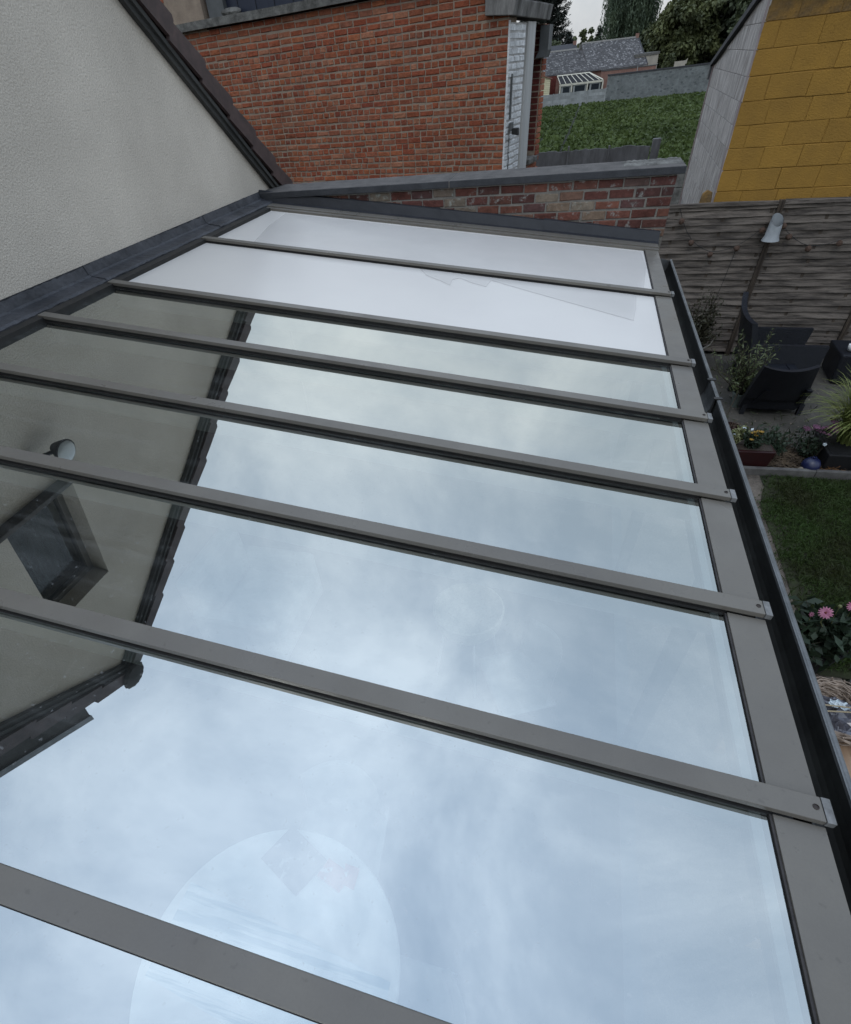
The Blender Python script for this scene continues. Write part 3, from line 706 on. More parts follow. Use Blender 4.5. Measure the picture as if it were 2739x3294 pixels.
# room below the glass
b = MB(); b.box(XW + .004, .62, -1.2, 5.19, 0, .02); obj('floor', b, M['tile_floor'], cons)
b = MB(); b.box(.56, .63, -1.2, 5.19, .02, .75); b.box(.56, .63, -1.2, 5.19, 1.98, 2.08)
for y in (-1.2, .1, 1.4, 2.7, 4.0, 5.12): b.box(.565, .625, y, y + .07, .75, 1.98)
obj('side_wall', b, M['int_grey'], cons)
b = MB(); b.box(XW + .004, .56, -1.26, -1.2, .02, 2.15); obj('end_wall', b, M['int_white'], cons)
b = MB(); b.box(XW + .0036, XW + .0039, -1.2, 5.19, .02, 2.39); obj('back_wall', b, M['int_grey'], cons)

# things standing inside, faint behind the mirroring glass
def lathe_obj(name, prof, c, mt, parent, seg=28): 
    b = MB(); b.lathe(prof, c, seg); return obj(name, b, mt, parent, smooth=False)
T = thing('dining_table', 'round white table with blue striped runner seen through the glass', 'table', (-.83, .13, .02))
lathe_obj('tabletop', [(0, .75), (.55, .75), (.555, .74), (.55, .725), (0, .725)], (-.83, .13, 0), M['int_white'], T, 48)
b = MB(); b.grid(lambda u, v: (-1.32 + u * 1.0, -.02 + u * .0 + v * .36 - .12 * u, .7525), 8, 6, (0, 0, .002)); obj('table_runner', b, M['cloth'], T)
for a in range(4):
    th = PI / 4 + a * PI / 2; b = MB(); b.tube([(-.83 + .3 * math.cos(th), .13 + .3 * math.sin(th), .724), (-.83 + .4 * math.cos(th), .13 + .4 * math.sin(th), .02)], [.022, .016], 8); obj('leg', b, M['int_white'], T)
bk = MB(); bk.prism([(-1.038, .507, .756), (-.816, .404, .756), (-.725, .574, .756), (-.95, .68, .756)], (0, 0, .012))
tag(obj('printed_folder', bk, M['book'], None, loc=(-.88, .54, .756)), 'dark printed folder lying on the far part of the round table', 'folder')
tn = thing('red_tin', 'small red and white tin with open lid beside the dark folder', 'tin', (-.66, .52, .756))
b = MB(); b.prism([(-.745, .50, .756), (-.63, .465, .756), (-.60, .545, .756), (-.715, .58, .756)], (0, 0, .035)); obj('tin_body', b, M['red_box'], tn)
b = MB(); b.prism([(-.62, .50, .757), (-.57, .49, .757), (-.56, .57, .80), (-.63, .575, .80)], (0, 0, .006)); obj('tin_lid', b, M['red_box'], tn)
def shell_chair(name, label, cx_, cy_, rz):
    t = thing(name, label, 'chair', (cx_, cy_, .02), 'white shell chairs under the glass roof')
    ca, sa = math.cos(rz), math.sin(rz)
    def P(u, v):
        # seat runs into a curved backrest
        s = (v - .5) * 2; x = (u - .5) * .46 * (1 - .15 * max(s, 0))
        yy = -.22 + v * .62 if v < .6 else .152 + (v - .6) * .12
        zz = .45 + .03 * (abs(u - .5) * 2) ** 2 if v < .6 else .45 + (v - .6) * .95
        if v >= .6: yy += -.10 * (abs(u - .5) * 2) ** 2
        return (cx_ + x * ca - yy * sa, cy_ + x * sa + yy * ca, zz)
    b = MB(); b.grid(P, 12, 16, (0, 0, .012)); obj('shell', b, M['chair_shell'], t, smooth=True)
    for sx in (-1, 1):
        for sy in (-1, 1):
            x0, y0, x1, y1 = sx * .14, sy * .12, sx * .22, sy * .22
            b = MB(); b.tube([(cx_ + x0 * ca - y0 * sa, cy_ + x0 * sa + y0 * ca, .45), (cx_ + x1 * ca - y1 * sa, cy_ + x1 * sa + y1 * ca, .02)], .012, 6); obj('leg', b, M['int_grey'], t)
    return t
shell_chair('shell_chair', 'white shell chair behind the round table, nearest the book', -.78, .82, .1)
shell_chair('shell_chair', 'white shell chair at the gutter side of the round table', -.20, .12, -PI / 2)
shell_chair('shell_chair', 'white shell chair standing alone below the third glass pane', .05, 1.95, -1.1)
st = thing('basket_stool', 'round pale basket on thin legs below the third glass pane', 'basket', (-.36, 2.27, .02))
lathe_obj('basket', [(.0, .52), (.16, .53), (.22, .62), (.24, .74), (.225, .745), (.20, .63), (0, .56)], (-.36, 2.27, 0), M['basket'], st, 32)
for a in range(4):
    th = .4 + a * PI / 2; b = MB(); b.tube([(-.36 + .17 * math.cos(th), 2.27 + .17 * math.sin(th), .54), (-.36 + .24 * math.cos(th), 2.27 + .24 * math.sin(th), .02)], .009, 6); obj('leg', b, M['int_white'], st)
ac = thing('covered_armchair', 'pale covered armchair near the house wall under the glass', 'armchair', (-2.05, 2.35, .02))
b = MB(); b.box(-2.40, -1.72, 2.0, 2.7, .12, .42); obj('seat', b, M['int_white'], ac, bevel=.05)
b = MB(); b.box(-2.48, -2.30, 2.0, 2.7, .42, .85); obj('backrest', b, M['int_white'], ac, bevel=.05)
for y in (1.93, 2.65):
    b = MB(); b.box(-2.40, -1.72, y, y + .12, .12, .6); obj('armrest', b, M['int_white'], ac, bevel=.04)
rg = MB(); rg.box(.05, .35, -.9, 1.6, .02, .03); tag(obj('floor_runner', rg, M['int_grey'], None, loc=(.2, .3, .02)), 'grey runner on the floor inside along the gutter side', 'rug')

# ================================================================== BRICK PARAPET with coping
par = thing('brick_parapet', 'low wall of mixed red and whitish bricks under a stone coping', 'wall', (-1.0, 5.2, 0))
PY = 5.1975; CT, CB = 2.652, 2.606
b = MB(); b.box(XW + .01, .681, PY + .006, 5.56, 0, CB - .002); obj('mortar_core', b, M['mortar_grey'], par)
PC = .0667; BL = .188; BJ = .0125; BH = .0535
full = brick_variants('brick', BL - BJ, BH, .09, M['brick_mix'], 5); half = brick_variants('brick', BL * .5 - BJ, BH, .09, M['brick_mix'], 3)
row = 0; z = CB - .012
while row < 9:
    z1 = z - row * PC; z0 = z1 - BH
    x = .683 + (.0 if row % 2 == 0 else BL * .5)
    if row % 2: 
        x = .683 - BL * .5 + BJ
        if z1 > zr(.62) + .0: place('brick', rnd.choice(half), par, (.683 - BL * .5 + BJ, PY, z0))
        x -= BJ
    while x - BL > -2.75:
        x0 = x - BL
        if z1 > zr(x) + .045: place('brick', rnd.choice(full), par, (x0 + (BJ if row % 2 == 0 else BJ), PY + rnd.uniform(-.001, .002), z0 + rnd.uniform(-.0015, .0015)))
        x -= BL
    row += 1
cx = [XW + .003, -1.0423, .7325]
for i in range(2):
    b = MB(); x0, x1 = cx[i] + .001, cx[i + 1] - .004
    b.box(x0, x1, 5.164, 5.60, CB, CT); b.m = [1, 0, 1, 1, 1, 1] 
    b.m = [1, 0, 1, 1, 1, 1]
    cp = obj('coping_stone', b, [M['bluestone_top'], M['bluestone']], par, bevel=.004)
b = MB(); b.box(-1.0462, -1.0415, 5.166, 5.59, CB + .002, CT - .003); obj('coping_joint', b, M['mortar_grey'], par)
b = MB(); n = 30
b.grid(lambda u, v: (.30 + u * .42, 5.30 + v * .28, CT + .001 + .010 * nrg.random() * (1 if 0 < u < 1 and 0 < v < 1 else 0)), 26, 14, (0, 0, -.0008)); obj('mortar_splash', b, M['concrete'], par, smooth=False)
# ================================================================== RED BRICK BUILDING
HV = Vector((.98, -.201, 0)).normalized(); HS = Vector((-HV.y, HV.x, 0)); RC = Vector((-1.062, 9.03, 0)); RZ = math.atan2(HV.y, HV.x)
def RP(s, d, z): return RC + HV * s + HS * d + Vector((0, 0, z))     # s along the front (negative = left), d into the depth
red = thing('red_brick_building', 'old orange red brick building with white painted side behind the parapet', 'building', RC)
def rbox(b, s0, s1, d0, d1, z0, z1, mi=0):
    return b.hexa([RP(s0, d0, z0), RP(s1, d0, z0), RP(s1, d1, z0), RP(s0, d1, z0), RP(s0, d0, z1), RP(s1, d0, z1), RP(s1, d1, z1), RP(s0, d1, z1)], mi)
b = MB(); rbox(b, -9, -.020, .0056, .3, 0, 3.99); rbox(b, -9, -4.66, .008, .3, 3.99, 5.6); rbox(b, -.3, -.008, .01, .60, 0, 3.62); rbox(b, -.3, -.01, .95, 1.0, 0, 2.18)
obj('wall', b, M['mortar_old'], red)
RPC = .0672; SL_, SH = .205, .0545; HL = .0985; RJ = .0140
st_v = brick_variants('brick', SL_ - RJ, SH, .05, M['brick_red'], 7, jit=.0032, bev=.007)
hd_v = brick_variants('brick', HL - RJ, SH, .05, M['brick_red'], 7, jit=.0032, bev=.007)
ql_v = brick_variants('brick', .15 - RJ, SH, .05, M['brick_red'], 3, jit=.0032, bev=.007)
spots_ = []
ncourse = 31
for c_ in range(ncourse):
    z0 = 3.93 - c_ * RPC
    hdr = c_ in (5,) or (c_ > 6 and c_ % 2 == 1)
    s = -.018; first = True
    while s > -6.6:
        if first and hdr: L_, kind = .15, 2
        elif first and c_ % 4 == 2: L_, kind = HL, 1
        else: L_, kind = (HL, 1) if hdr else (SL_, 0)
        if not first and not hdr and rnd.random() < .06: L_, kind = HL, 1
        first = False
        spots_.append((kind, s - L_ + RJ, z0 + rnd.uniform(-.003, .003) + .006 * math.sin(s * 1.3 + c_ * .7), L_)); s -= L_
# courses left of the window
for c_ in range(1, 22):
    z0 = 3.99 + (c_ + 1) * RPC; s = -5.36
    while s > -7.0:
        L_, kind = ((HL, 1) if c_ % 2 else (SL_, 0)); spots_.append((kind, s - L_ + RJ, z0, L_)); s -= L_
def visible(sp):
    k, s, z, L_ = sp
    p = RP(s, 0, z); 
    zmin = 3.3075 - (3.3075 - 2.66) / 5.6 * p.y - .08
    # hidden by the gable on the left: compare slopes at the wall plane
    yv = p.y * (XW / p.x) if p.x < XW else None
    if yv is not None:
        zz = 3.3075 + (z + .06 - 3.3075) * (XW / p.x)
        if yv < 5.7 and zz < ztop(yv) + .1: return False
    return z > zmin and z < 4.1
vis = [sp for sp in spots_ if visible(sp)]
vis.sort(key=lambda sp: -(sp[3] / RP(sp[1], 0, sp[2]).length ** 2))
single = set(id(sp) for sp in vis[:300])
rest = []
for sp in spots_:
    k, s, z, L_ = sp; me = rnd.choice((st_v, hd_v, ql_v)[k]); p = RP(s, rnd.uniform(-.003, .0005), z)
    rz_ = rnd.uniform(-.006, .006)
    if id(sp) in single:
        place('brick', me, red, p, rot=(0, rnd.uniform(-.008, .008), RZ + rz_))
    else:
        mtx = Matrix.Translation(p) @ Matrix.Rotation(RZ + rz_, 4, 'Z')
        rest.append(([mtx @ v.co for v in me.vertices], [tuple(q.vertices) for q in me.polygons]))
tinted_stuff('brickwork', rest, M['brick_red'], red)
# sill, window above it
b = MB(); 
b.grid(lambda u, v: RP(-5.45 + u * 5.1, -.075 + v * .2, 4.09 + .003 * math.sin(u * 11)), 40, 2, (0, 0, -.085)); obj('sill', b, M['concrete'], red)
b = MB(); b.hexa([RP(-.30, -.06, 3.70), RP(.05, -.06, 3.67), RP(.05, 1.55, 3.64), RP(-.30, 1.55, 3.66), RP(-.30, -.06, 3.90), RP(.08, -.06, 3.80), RP(.08, 1.56, 3.78), RP(-.30, 1.55, 3.88)])
obj('canopy_slab', b, M['concrete_stain'], red, bevel=.008)
rp_ = MB(); rbox(rp_, -.34, .10, -.09, 1.62, 3.905, 3.93); rbox(rp_, -2.4, -.36, -.02, 1.7, 4.10, 4.14); obj('roof_sheet', rp_, M['mullion'], red)
up = MB(); rbox(up, -4.66, -3.4, .14, .2, 3.99, 4.9); rbox(up, -3.4, -.40, .14, .2, 3.99, 4.22); wo = obj('window', up, M['navy'], red)
b = MB(); rbox(b, -5.3, -4.5, .128, .139, 4.10, 4.9); obj('pane', b, M['hole'], wo)
b = MB(); rbox(b, -4.60, -4.30, .06, .137, 4.10, 4.9); obj('mullion', b, M['mullion'], wo)
b = MB()
for s in np.arange(-4.1, -.6, .32): rbox(b, s, s + .005, .132, .1395, 4.10, 4.9 if s < -3.45 else 4.22)
obj('board_joint', b, M['black'], wo)
b = MB(); rbox(b, -9, -5.3, -.02, .007, 5.5, 5.6); obj('upper_band', b, M['concrete'], red)
b = MB(); b.ico(RP(-4.15, .03, 4.12), .11, 2, (1.5, .6, .45), .12); obj('rubble_lump', b, M['concrete'], red)
b = MB(); b.tube([RP(-5.60, -.05, 4.10), RP(-5.60, -.05, 5.6)], .035, 12); obj('downpipe', b, M['pipe'], red, smooth=True)
b = MB(); rbox(b, -5.72, -5.655, -.03, -.001, 4.10, 5.6); obj('dark_board', b, M['black'], red)
b = MB()
for k_ in range(5): rbox(b, -2.55 + k_ * .12, -2.44 + k_ * .12, .03, .10, 4.098, 4.13 + .012 * (k_ % 2))
obj('red_tile_heap', b, M['brick_red'], red)
# white painted side
Lp = .215; white_v = brick_variants('painted_brick', Lp - .012, SH, .012, M['paint_white'], 5, jit=.004, bev=.007); whalf = brick_variants('painted_brick', Lp / 2 - .012, SH, .012, M['paint_white'], 3, jit=.004, bev=.007)
b = MB(); rbox(b, -.019, -.0015, .0035, .66, 1.9, 3.62); obj('side_joint', b, M['paint_joint'], red)
RZS = RZ + PI / 2
b = MB(); rbox(b, -.0185, .0045, -.0008, .0036, 1.9, 3.64); obj('corner_paint', b, M['paint_white'], red)
for c_ in range(25):
    z0 = 3.55 - c_ * RPC; d = .004
    if c_ % 2: place('painted_brick', rnd.choice(whalf), red, RP(.004, d, z0), RZS); d += Lp / 2
    while d + Lp < .67: place('painted_brick', rnd.choice(white_v), red, RP(.004 + rnd.uniform(-.002, .002), d, z0), RZS); d += Lp
    if .66 - d > .08: place('painted_brick', rnd.choice(whalf), red, RP(.004, d, z0), RZS)
b = MB(); rbox(b, -.30, .022, .665, .70, 1.9, 3.63); rbox(b, -.2, .012, .702, .72, 1.9, 3.63); obj('door_trim', b, M['white_post'], red)
b = MB(); rbox(b, -.25, .016, .722, 1.03, 1.9, 3.63); obj('white_board', b, M['white_post'], red, bevel=.004)
b = MB(); rbox(b, .008, .022, .12, .15, 2.75, 3.18); obj('trunking', b, M['mullion'], red)
b = MB(); b.tube([RP(.014, .14, 2.56), RP(.014, .13, 2.40), RP(.016, .15, 2.34), RP(.013, .15, 2.2), RP(.018, .18, 2.15), RP(.013, .17, 2.0)], .006, 6); obj('cable', b, M['black'], red)
lamp = thing('outdoor_light', 'small black outdoor light on the white painted brick side wall', 'lamp', RP(.02, .17, 2.6))
b = MB(); rbox(b, .018, .05, .10, .20, 2.63, 2.72); obj('back_box', b, M['mullion'], lamp, bevel=.006)
b = MB(); b.hexa([RP(.05, .12, 2.60), RP(.14, .13, 2.585), RP(.14, .19, 2.585), RP(.05, .2, 2.60), RP(.05, .12, 2.66), RP(.13, .13, 2.66), RP(.13, .19, 2.66), RP(.05, .2, 2.66)]); obj('lamp_head', b, M['black'], lamp, bevel=.005)
# window niche in the side wall, its far reveal of red brick with shade put into the colour
b = MB(); rbox(b, -.62, -.30, 1.0, 1.62, 2.2, 3.63); obj('dark_room', b, M['hole'], red)
b = MB(); rbox(b, -.30, -.006, 1.512, 1.60, 0, 3.62); rbox(b, -.30, -.006, 1.03, 1.5, 0, 2.16); obj('reveal_joint', b, M['mortar_old'], red)
rv = brick_variants('reveal_brick', .122, SH, .05, M['brick_shaded'], 4, jit=.003)
for c_ in range(23):
    z0 = 3.56 - c_ * RPC
    if z0 > 2.24:
        place('reveal_brick', rnd.choice(rv), red, RP(-.29, 1.505, z0), RZ); place('reveal_brick', rnd.choice(rv), red, RP(-.145, 1.505, z0), RZ)
sv = brick_variants('side_brick', .2, SH, .05, M['brick_red'], 4)
for c_ in range(24):
    z0 = 3.56 - c_ * RPC
    if z0 > 2.2: place('side_brick', rnd.choice(sv), red, RP(.004, 1.515, z0), RZS)
    else:
        for d in (1.04, 1.25, 1.46): place('side_brick', rnd.choice(sv), red, RP(.006, d + (.1 if c_ % 2 else 0) - .05, z0), RZS)
b = MB(); rbox(b, -.3, .05, 1.04, 1.505, 2.165, 2.225); obj('side_sill', b, M['concrete'], red, bevel=.005)
b = MB(); rbox(b, -.03, .095, 1.40, 1.58, 3.36, 3.60); b.hexa([RP(-.07, 1.39, 3.29), RP(.07, 1.39, 3.29), RP(.07, 1.58, 3.29), RP(-.07, 1.58, 3.29), RP(-.03, 1.40, 3.36), RP(.095, 1.40, 3.36), RP(.095, 1.58, 3.36), RP(-.03, 1.58, 3.36)]); obj('shutter_box', b, M['mullion'], red)

# ================================================================== YELLOW BLOCK HOUSE
FA = R(-2.1418); FD = Vector((math.cos(FA), math.sin(FA), 0)); FN = Vector((-FD.y, FD.x, 0))
YC = Vector((1.640, 8.715, 0))
def YP(s, d, z): return YC + FD * s + FN * d + Vector((0, 0, z))
yel = thing('yellow_block_house', 'ochre yellow painted block house with streaky grey side behind the fence', 'house', YC)
def ybox(b, s0, s1, d0, d1, z0, z1, mi=0):
    return b.hexa([YP(s0, d0, z0), YP(s1, d0, z0), YP(s1, d1, z0), YP(s0, d1, z0), YP(s0, d0, z1), YP(s1, d0, z1), YP(s1, d1, z1), YP(s0, d1, z1)], mi)
Z1S = 2.985      # top of the grey side at its far end; it rises towards the corner
LS = 3.60
def zside(d): return Z1S + (LS - d) * .193 if True else 0
b = MB(); ybox(b, .006, 4.5, .008, .3, 0, 3.70); obj('wall', b, M['yellow_joint'], yel)
# side wall body with sloping top
pr_ = [YP(.006, .3, 0), YP(.006, LS, 0), YP(.006, LS, Z1S), YP(.006, .3, zside(.3))]
b = MB(); b.prism(pr_, FD * .28); obj('side_wall', b, M['render_joint'], yel)
YPC = .2055; z_top_joint = 2.5365      # joint seen at z
z0 = z_top_joint - 6 * YPC; c_ = 0
while z0 < 3.60:
    s = -(.0 if c_ % 2 else .0); first = True; r_ = random.Random(c_ + 5)
    L0 = [.39, .16, .30, .22][c_ % 4]
    s = .0
    while s < 3.0:
        L_ = L0 if first else .40 + r_.uniform(-.02, .02)
        first = False
        mt_ = M['yellow_brown'] if (z0 > 3.18 and (z0 > 3.3 or s < .75)) else M['yellow']
        v, f = brick_mesh('yellow_block', L_ - .005, YPC - .007, .06, mt_, int(z0 * 1000 + s * 100), jit=.0025, bev=.004)
        me = mesh_from('yellow_block', v, f, mt_); bm = bmesh.new(); bm.from_mesh(me); bmesh.ops.recalc_face_normals(bm, faces=bm.faces); bm.to_mesh(me); bm.free()
        place('yellow_block', me, yel, YP(s, r_.uniform(-.002, .002), z0 + .005), FA); s += L_
    z0 += YPC; c_ += 1
# grey rendered blocks on the side: courses run the full visible depth
z0 = z_top_joint - 6 * YPC; c_ = 0
while z0 < 3.9:
    zt = z0 + YPC - .003
    d0 = 0.002; cuts = [1.45, LS] if c_ % 2 else [.8, 2.2, LS]
    for d1 in cuts:
        def lim(d): return min(zt, zside(d) - .01)
        if zside(d1) > z0 + .05 or zside(d0) > z0 + .05:
            e1 = d1 if lim(d1) > z0 + .03 else LS - (z0 + .03 - Z1S) / .193
            b = MB(); b.prism([YP(-.004, d0, z0), YP(-.004, e1 - .006, z0), YP(-.004, e1 - .006, lim(e1)), YP(-.004, d0, lim(d0))], FD * .02)
            obj('side_block', b, M['grey_render'], yel, bevel=.004)
        d0 = d1
    z0 += YPC; c_ += 1
b = MB(); b.prism([YP(-.008, .0, 0), YP(-.008, .07, 0), YP(-.008, .12, 3.6), YP(-.008, .0, 3.6)], FD * .003); obj('corner_stain', b, M['stain_maroon'], yel)
b = MB(); b.prism([YP(-.02, LS, 0), YP(-.02, LS + .05, 0), YP(-.02, LS + .05, Z1S), YP(-.02, LS, Z1S)], FD * .2); obj('end_board', b, M['stain_maroon'], yel)
b = MB(); b.prism([YP(-.05, LS + .22, Z1S - .04), YP(-.05, LS + .22, Z1S + .02), YP(-.05, -.15, zside(-.15) + .05), YP(-.05, -.15, zside(-.15) - .02)], FD * 4.6); obj('roof_edge', b, M['dark_roof'], yel)
b = MB(); ybox(b, -.05, .10, LS + .05, LS + .22, Z1S - .17, Z1S - .02); obj('gutter_bracket', b, M['mullion'], yel)
stp = thing('post_stub', 'sawn off ochre post stub at the foot of the yellow corner', 'post', YP(-.10, -.05, 0))
b = MB(); b.box(1.475, 1.60, 8.63, 8.69, 0, 1.87); b.prism([(1.475, 8.63, 1.87), (1.60, 8.63, 1.87), (1.59, 8.63, 1.93), (1.53, 8.63, 1.955), (1.485, 8.63, 1.92)], (0, .06, 0)); obj('stub', b, M['yellow_brown'], stp, bevel=.004)
pil = thing('concrete_pillar', 'grey block pillar squeezed between brick parapet and grey side wall', 'pillar', (1.16, 8.64, 0))
z0 = 0; k_ = 0
while z0 < 2.05:
    b = MB(); b.box(1.10 + .004 * (k_ % 2), 1.225, 8.63, 8.70, z0, z0 + .195); obj('block', b, M['concrete'], pil, bevel=.006); z0 += .2; k_ += 1

# ================================================================== FENCE
FO = Vector((1.122, 8.580, 0))
def FP(s, d, z): return FO + FD * s + FN * d + Vector((0, 0, z))
fen = thing('wooden_fence', 'weathered woven slat fence with wooden posts along the patio', 'fence', FO)
NS = 23; PITCH = .0775; ZB = .055
batt_x = {0: [.11, .66, 1.17], 1: [1.33, 1.78, 2.36], 2: [2.58, 3.0, 3.5]}
for pnl, (s0, s1) in enumerate(((0, 1.215), (1.275, 2.50), (2.56, 3.8))):
    for k_ in range(NS):
        r_ = random.Random(pnl * 50 + k_); n = 14; vs = []; fs = []
        z0 = ZB + k_ * PITCH; ph = r_.uniform(0, 6); hgt = .083 + r_.uniform(-.006, .006)
        for i in range(n + 1):
            s = s0 + (s1 - s0) * i / n
            off = .0
            bs = batt_x[pnl]; 
            off = .0045 * math.cos(PI * ((s - bs[0]) / (bs[1] - bs[0]) if s < bs[1] else 1 + (s - bs[1]) / (bs[2] - bs[1]))) * (1 if k_ % 2 else -1)
            wv = .0025 * math.sin(s * 7 + ph) + .002 * math.sin(s * 17 + ph * 2) + r_.uniform(-.0015, .0015)
            lo, hi = z0 + wv, z0 + hgt + .003 * math.sin(s * 5 + ph * 3)
            for d, z in ((off - .016, lo), (off - .009, lo), (off + .007, hi), (off + .001, hi)):
                vs.append(FP(s, d, z))
        for i in range(n):
            for q in range(4):
                fs.append((i * 4 + q, i * 4 + (q + 1) % 4, (i + 1) * 4 + (q + 1) % 4, (i + 1) * 4 + q))
        fs += [(0, 1, 2, 3), (n * 4 + 3, n * 4 + 2, n * 4 + 1, n * 4)]
        b = MB(); b.add(vs, fs); obj('slat', b, M['slat'], fen)
    for s in batt_x[pnl]:
        b = MB(); b.hexa([FP(s - .017, -.006, ZB), FP(s + .017, -.006, ZB), FP(s + .017, .004, ZB), FP(s - .017, .004, ZB), FP(s - .017, -.006, 1.82), FP(s + .017, -.006, 1.82), FP(s + .017, .004, 1.82), FP(s - .017, .004, 1.82)])
        obj('batten', b, M['post'], fen)
    b = MB(); b.hexa([FP(s0, -.03, 1.800), FP(s1, -.03, 1.800), FP(s1, .02, 1.800), FP(s0, .02, 1.800), FP(s0, -.03, 1.832), FP(s1, -.03, 1.832), FP(s1, .02, 1.832), FP(s0, .02, 1.832)]); obj('top_rail', b, M['slat'], fen)
for s in (1.217, 2.502):
    b = MB(); b.hexa([FP(s, -.045, 0), FP(s + .056, -.045, 0), FP(s + .056, .03, 0), FP(s, .03, 0), FP(s, -.045, 1.84), FP(s + .056, -.045, 1.84), FP(s + .056, .03, 1.84), FP(s, .03, 1.84)])
    for k_ in range(2): b.hexa([FP(s + .014 + .02 * k_, -.052, 0), FP(s + .022 + .02 * k_, -.052, 0), FP(s + .022 + .02 * k_, -.0455, 0), FP(s + .014 + .02 * k_, -.0455, 0), FP(s + .014 + .02 * k_, -.052, 1.835), FP(s + .022 + .02 * k_, -.052, 1.835), FP(s + .022 + .02 * k_, -.0455, 1.835), FP(s + .014 + .02 * k_, -.0455, 1.835)])
    obj('post', b, M['post'], fen)
b = MB(); b.hexa([FP(0, .03, 0), FP(3.8, .03, 0), FP(3.8, .05, 0), FP(0, .05, 0), FP(0, .03, 1.78), FP(3.8, .03, 1.78), FP(3.8, .05, 1.78), FP(0, .05, 1.78)]); obj('backing', b, M['hole'], fen)
# lamp on the fence post
fl = thing('fence_lamp', 'pale grey open topped tube lamp on the fence post', 'lamp', (2.36, 8.42, 1.58))
b = MB(); LC = (2.355, 8.405, 1.45)
def ltop(j, th): return (.115 * (.5 + .5 * math.sin(th - .2)) if j == 2 else 0)
b.lathe([(.098, 0), (.078, .055), (.070, .155)], LC, 32, 0, ltop); b.lathe([(.092, .003), (.072, .055), (.064, .155)], LC, 32, 0, ltop)
b.lathe([(.098, 0), (.092, .003)], LC, 32); obj('shade', b, M['lamp_grey'], fl, smooth=True, fixn=False)
b = MB(); b.tube([(2.365, 8.50, 1.55), (2.36, 8.44, 1.55)], .02, 8); obj('bracket', b, M['black'], fl)
sl = thing('string_lights', 'string of brown rattan ball lights hung across the wooden fence', 'string lights', (2.0, 8.5, 1.5))
balls = [(1.299, 1.666), (1.477, 1.43), (1.74, 1.293), (2.026, 1.357), (2.247, 1.545), (2.462, 1.582), (2.563, 1.469), (2.823, 1.339), (3.129, 1.389)]
yb_ = lambda x: 8.58 - .0374 * (x - 1.122) - .055
pth = [(1.246, yb_(1.246), 1.80)]
for (xa, za), (xb_, zb) in zip(balls[:-1], balls[1:]):
    for t in (0, .33, .66): pth.append((xa + (xb_ - xa) * t, yb_(xa) , za + (zb - za) * t + .03 - .02 * math.sin(PI * t)))
pth.append((3.2, yb_(3.2), 1.45)); pth.append((3.45, yb_(3.45), 1.62))
b = MB(); b.tube(pth, .0035, 5); b.tube([(2.03, yb_(2.03), 1.37), (2.0, yb_(2.) - .01, 1.0), (1.95, yb_(1.95) - .01, .5), (1.86, yb_(1.86) - .02, .05)], .003, 5); obj('cord', b, M['black'], sl)
bm_ = MB(); bm_.ico((0, 0, 0), .034, 2, (1, 1, 1), .10); ballme = None
for x, z in balls:
    if ballme is None:
        o = obj('lamp_ball', bm_, M['rattan'], None, loc=(0, 0, 0)); o.parent = sl; ballme = o.data
    else:
        o = bpy.data.objects.new('lamp_ball', ballme); COL.objects.link(o); o.parent = sl
    o.location = Vector((x, yb_(x) - .012, z)) - wloc(sl); o.rotation_euler = (rnd.random() * 3, rnd.random() * 3, 0)
# ================================================================== FAR FIELD, WALLS AND HOUSES
FT = Vector((.9655, .2603, 0)).normalized(); FNN = Vector((-FT.y, FT.x, 0)); FA0 = Vector((-8.70, 121.4, 0))
def FF(s, d, z): return FA0 + FT * s + FNN * d + Vector((0, 0, z))
FRZ = math.atan2(FT.y, FT.x)
def fbox(b, s0, s1, d0, d1, z0, z1, mi=0):
    return b.hexa([FF(s0, d0, z0), FF(s1, d0, z0), FF(s1, d1, z0), FF(s0, d1, z0), FF(s0, d0, z1), FF(s1, d0, z1), FF(s1, d1, z1), FF(s0, d1, z1)], mi)
GZ = -3.3
# concrete slab fence at the near edge of the field
nf = thing('slab_fence', 'dark concrete slab fence just behind the parapet coping', 'fence', (.2, 15.3, 0))
for k_ in range(6):
    x0 = -2.75 + k_ * .86 - .2; n = 12
    if x0 > 1.3: break
    r_ = random.Random(k_)
    vs = []; 
    poly = [(x0 + .02, 15.3, 0)] + [(x0 + .84, 15.3, 0)] + [(x0 + .84 - .82 * i / n, 15.3, 1.745 + .025 * math.sin(i / n * PI) + r_.uniform(-.012, .012)) for i in range(n + 1)]
    b = MB(); b.prism(poly, (0, .05, 0)); obj('slab', b, M['fence_slab'], nf)
    b = MB(); b.box(x0 - .02, x0 + .018, 15.27, 15.36, 0, 1.80 if k_ != 3 else 1.84); obj('post', b, M['fence_slab'], nf, bevel=.006)
b = MB(); b.box(1.36, 1.52, 15.26, 15.40, 0, 1.86); obj('end_post', b, M['fence_slab'], nf, bevel=.01)
# crop in the field: leaf clumps, two wheel tracks left free
n = 120000
u = nrg.random(n); Y = 15.9 * (121.0 / 15.9) ** u
X = (nrg.random(n) * .64 - .36) * Y + nrg.normal(size=n) * .2
def track(Y): return np.interp(Y, [15, 38.7, 94, 125], [-1.2, -1.33, -1.68, -1.9]), np.interp(Y, [15, 53.2, 77.7, 125], [-2.6, -3.16, -3.68, -4.6])
ta, tb = track(Y); keep = (np.abs(X - ta) > .06 + .0017 * Y) & (np.abs(X - tb) > .05 + .0012 * Y)
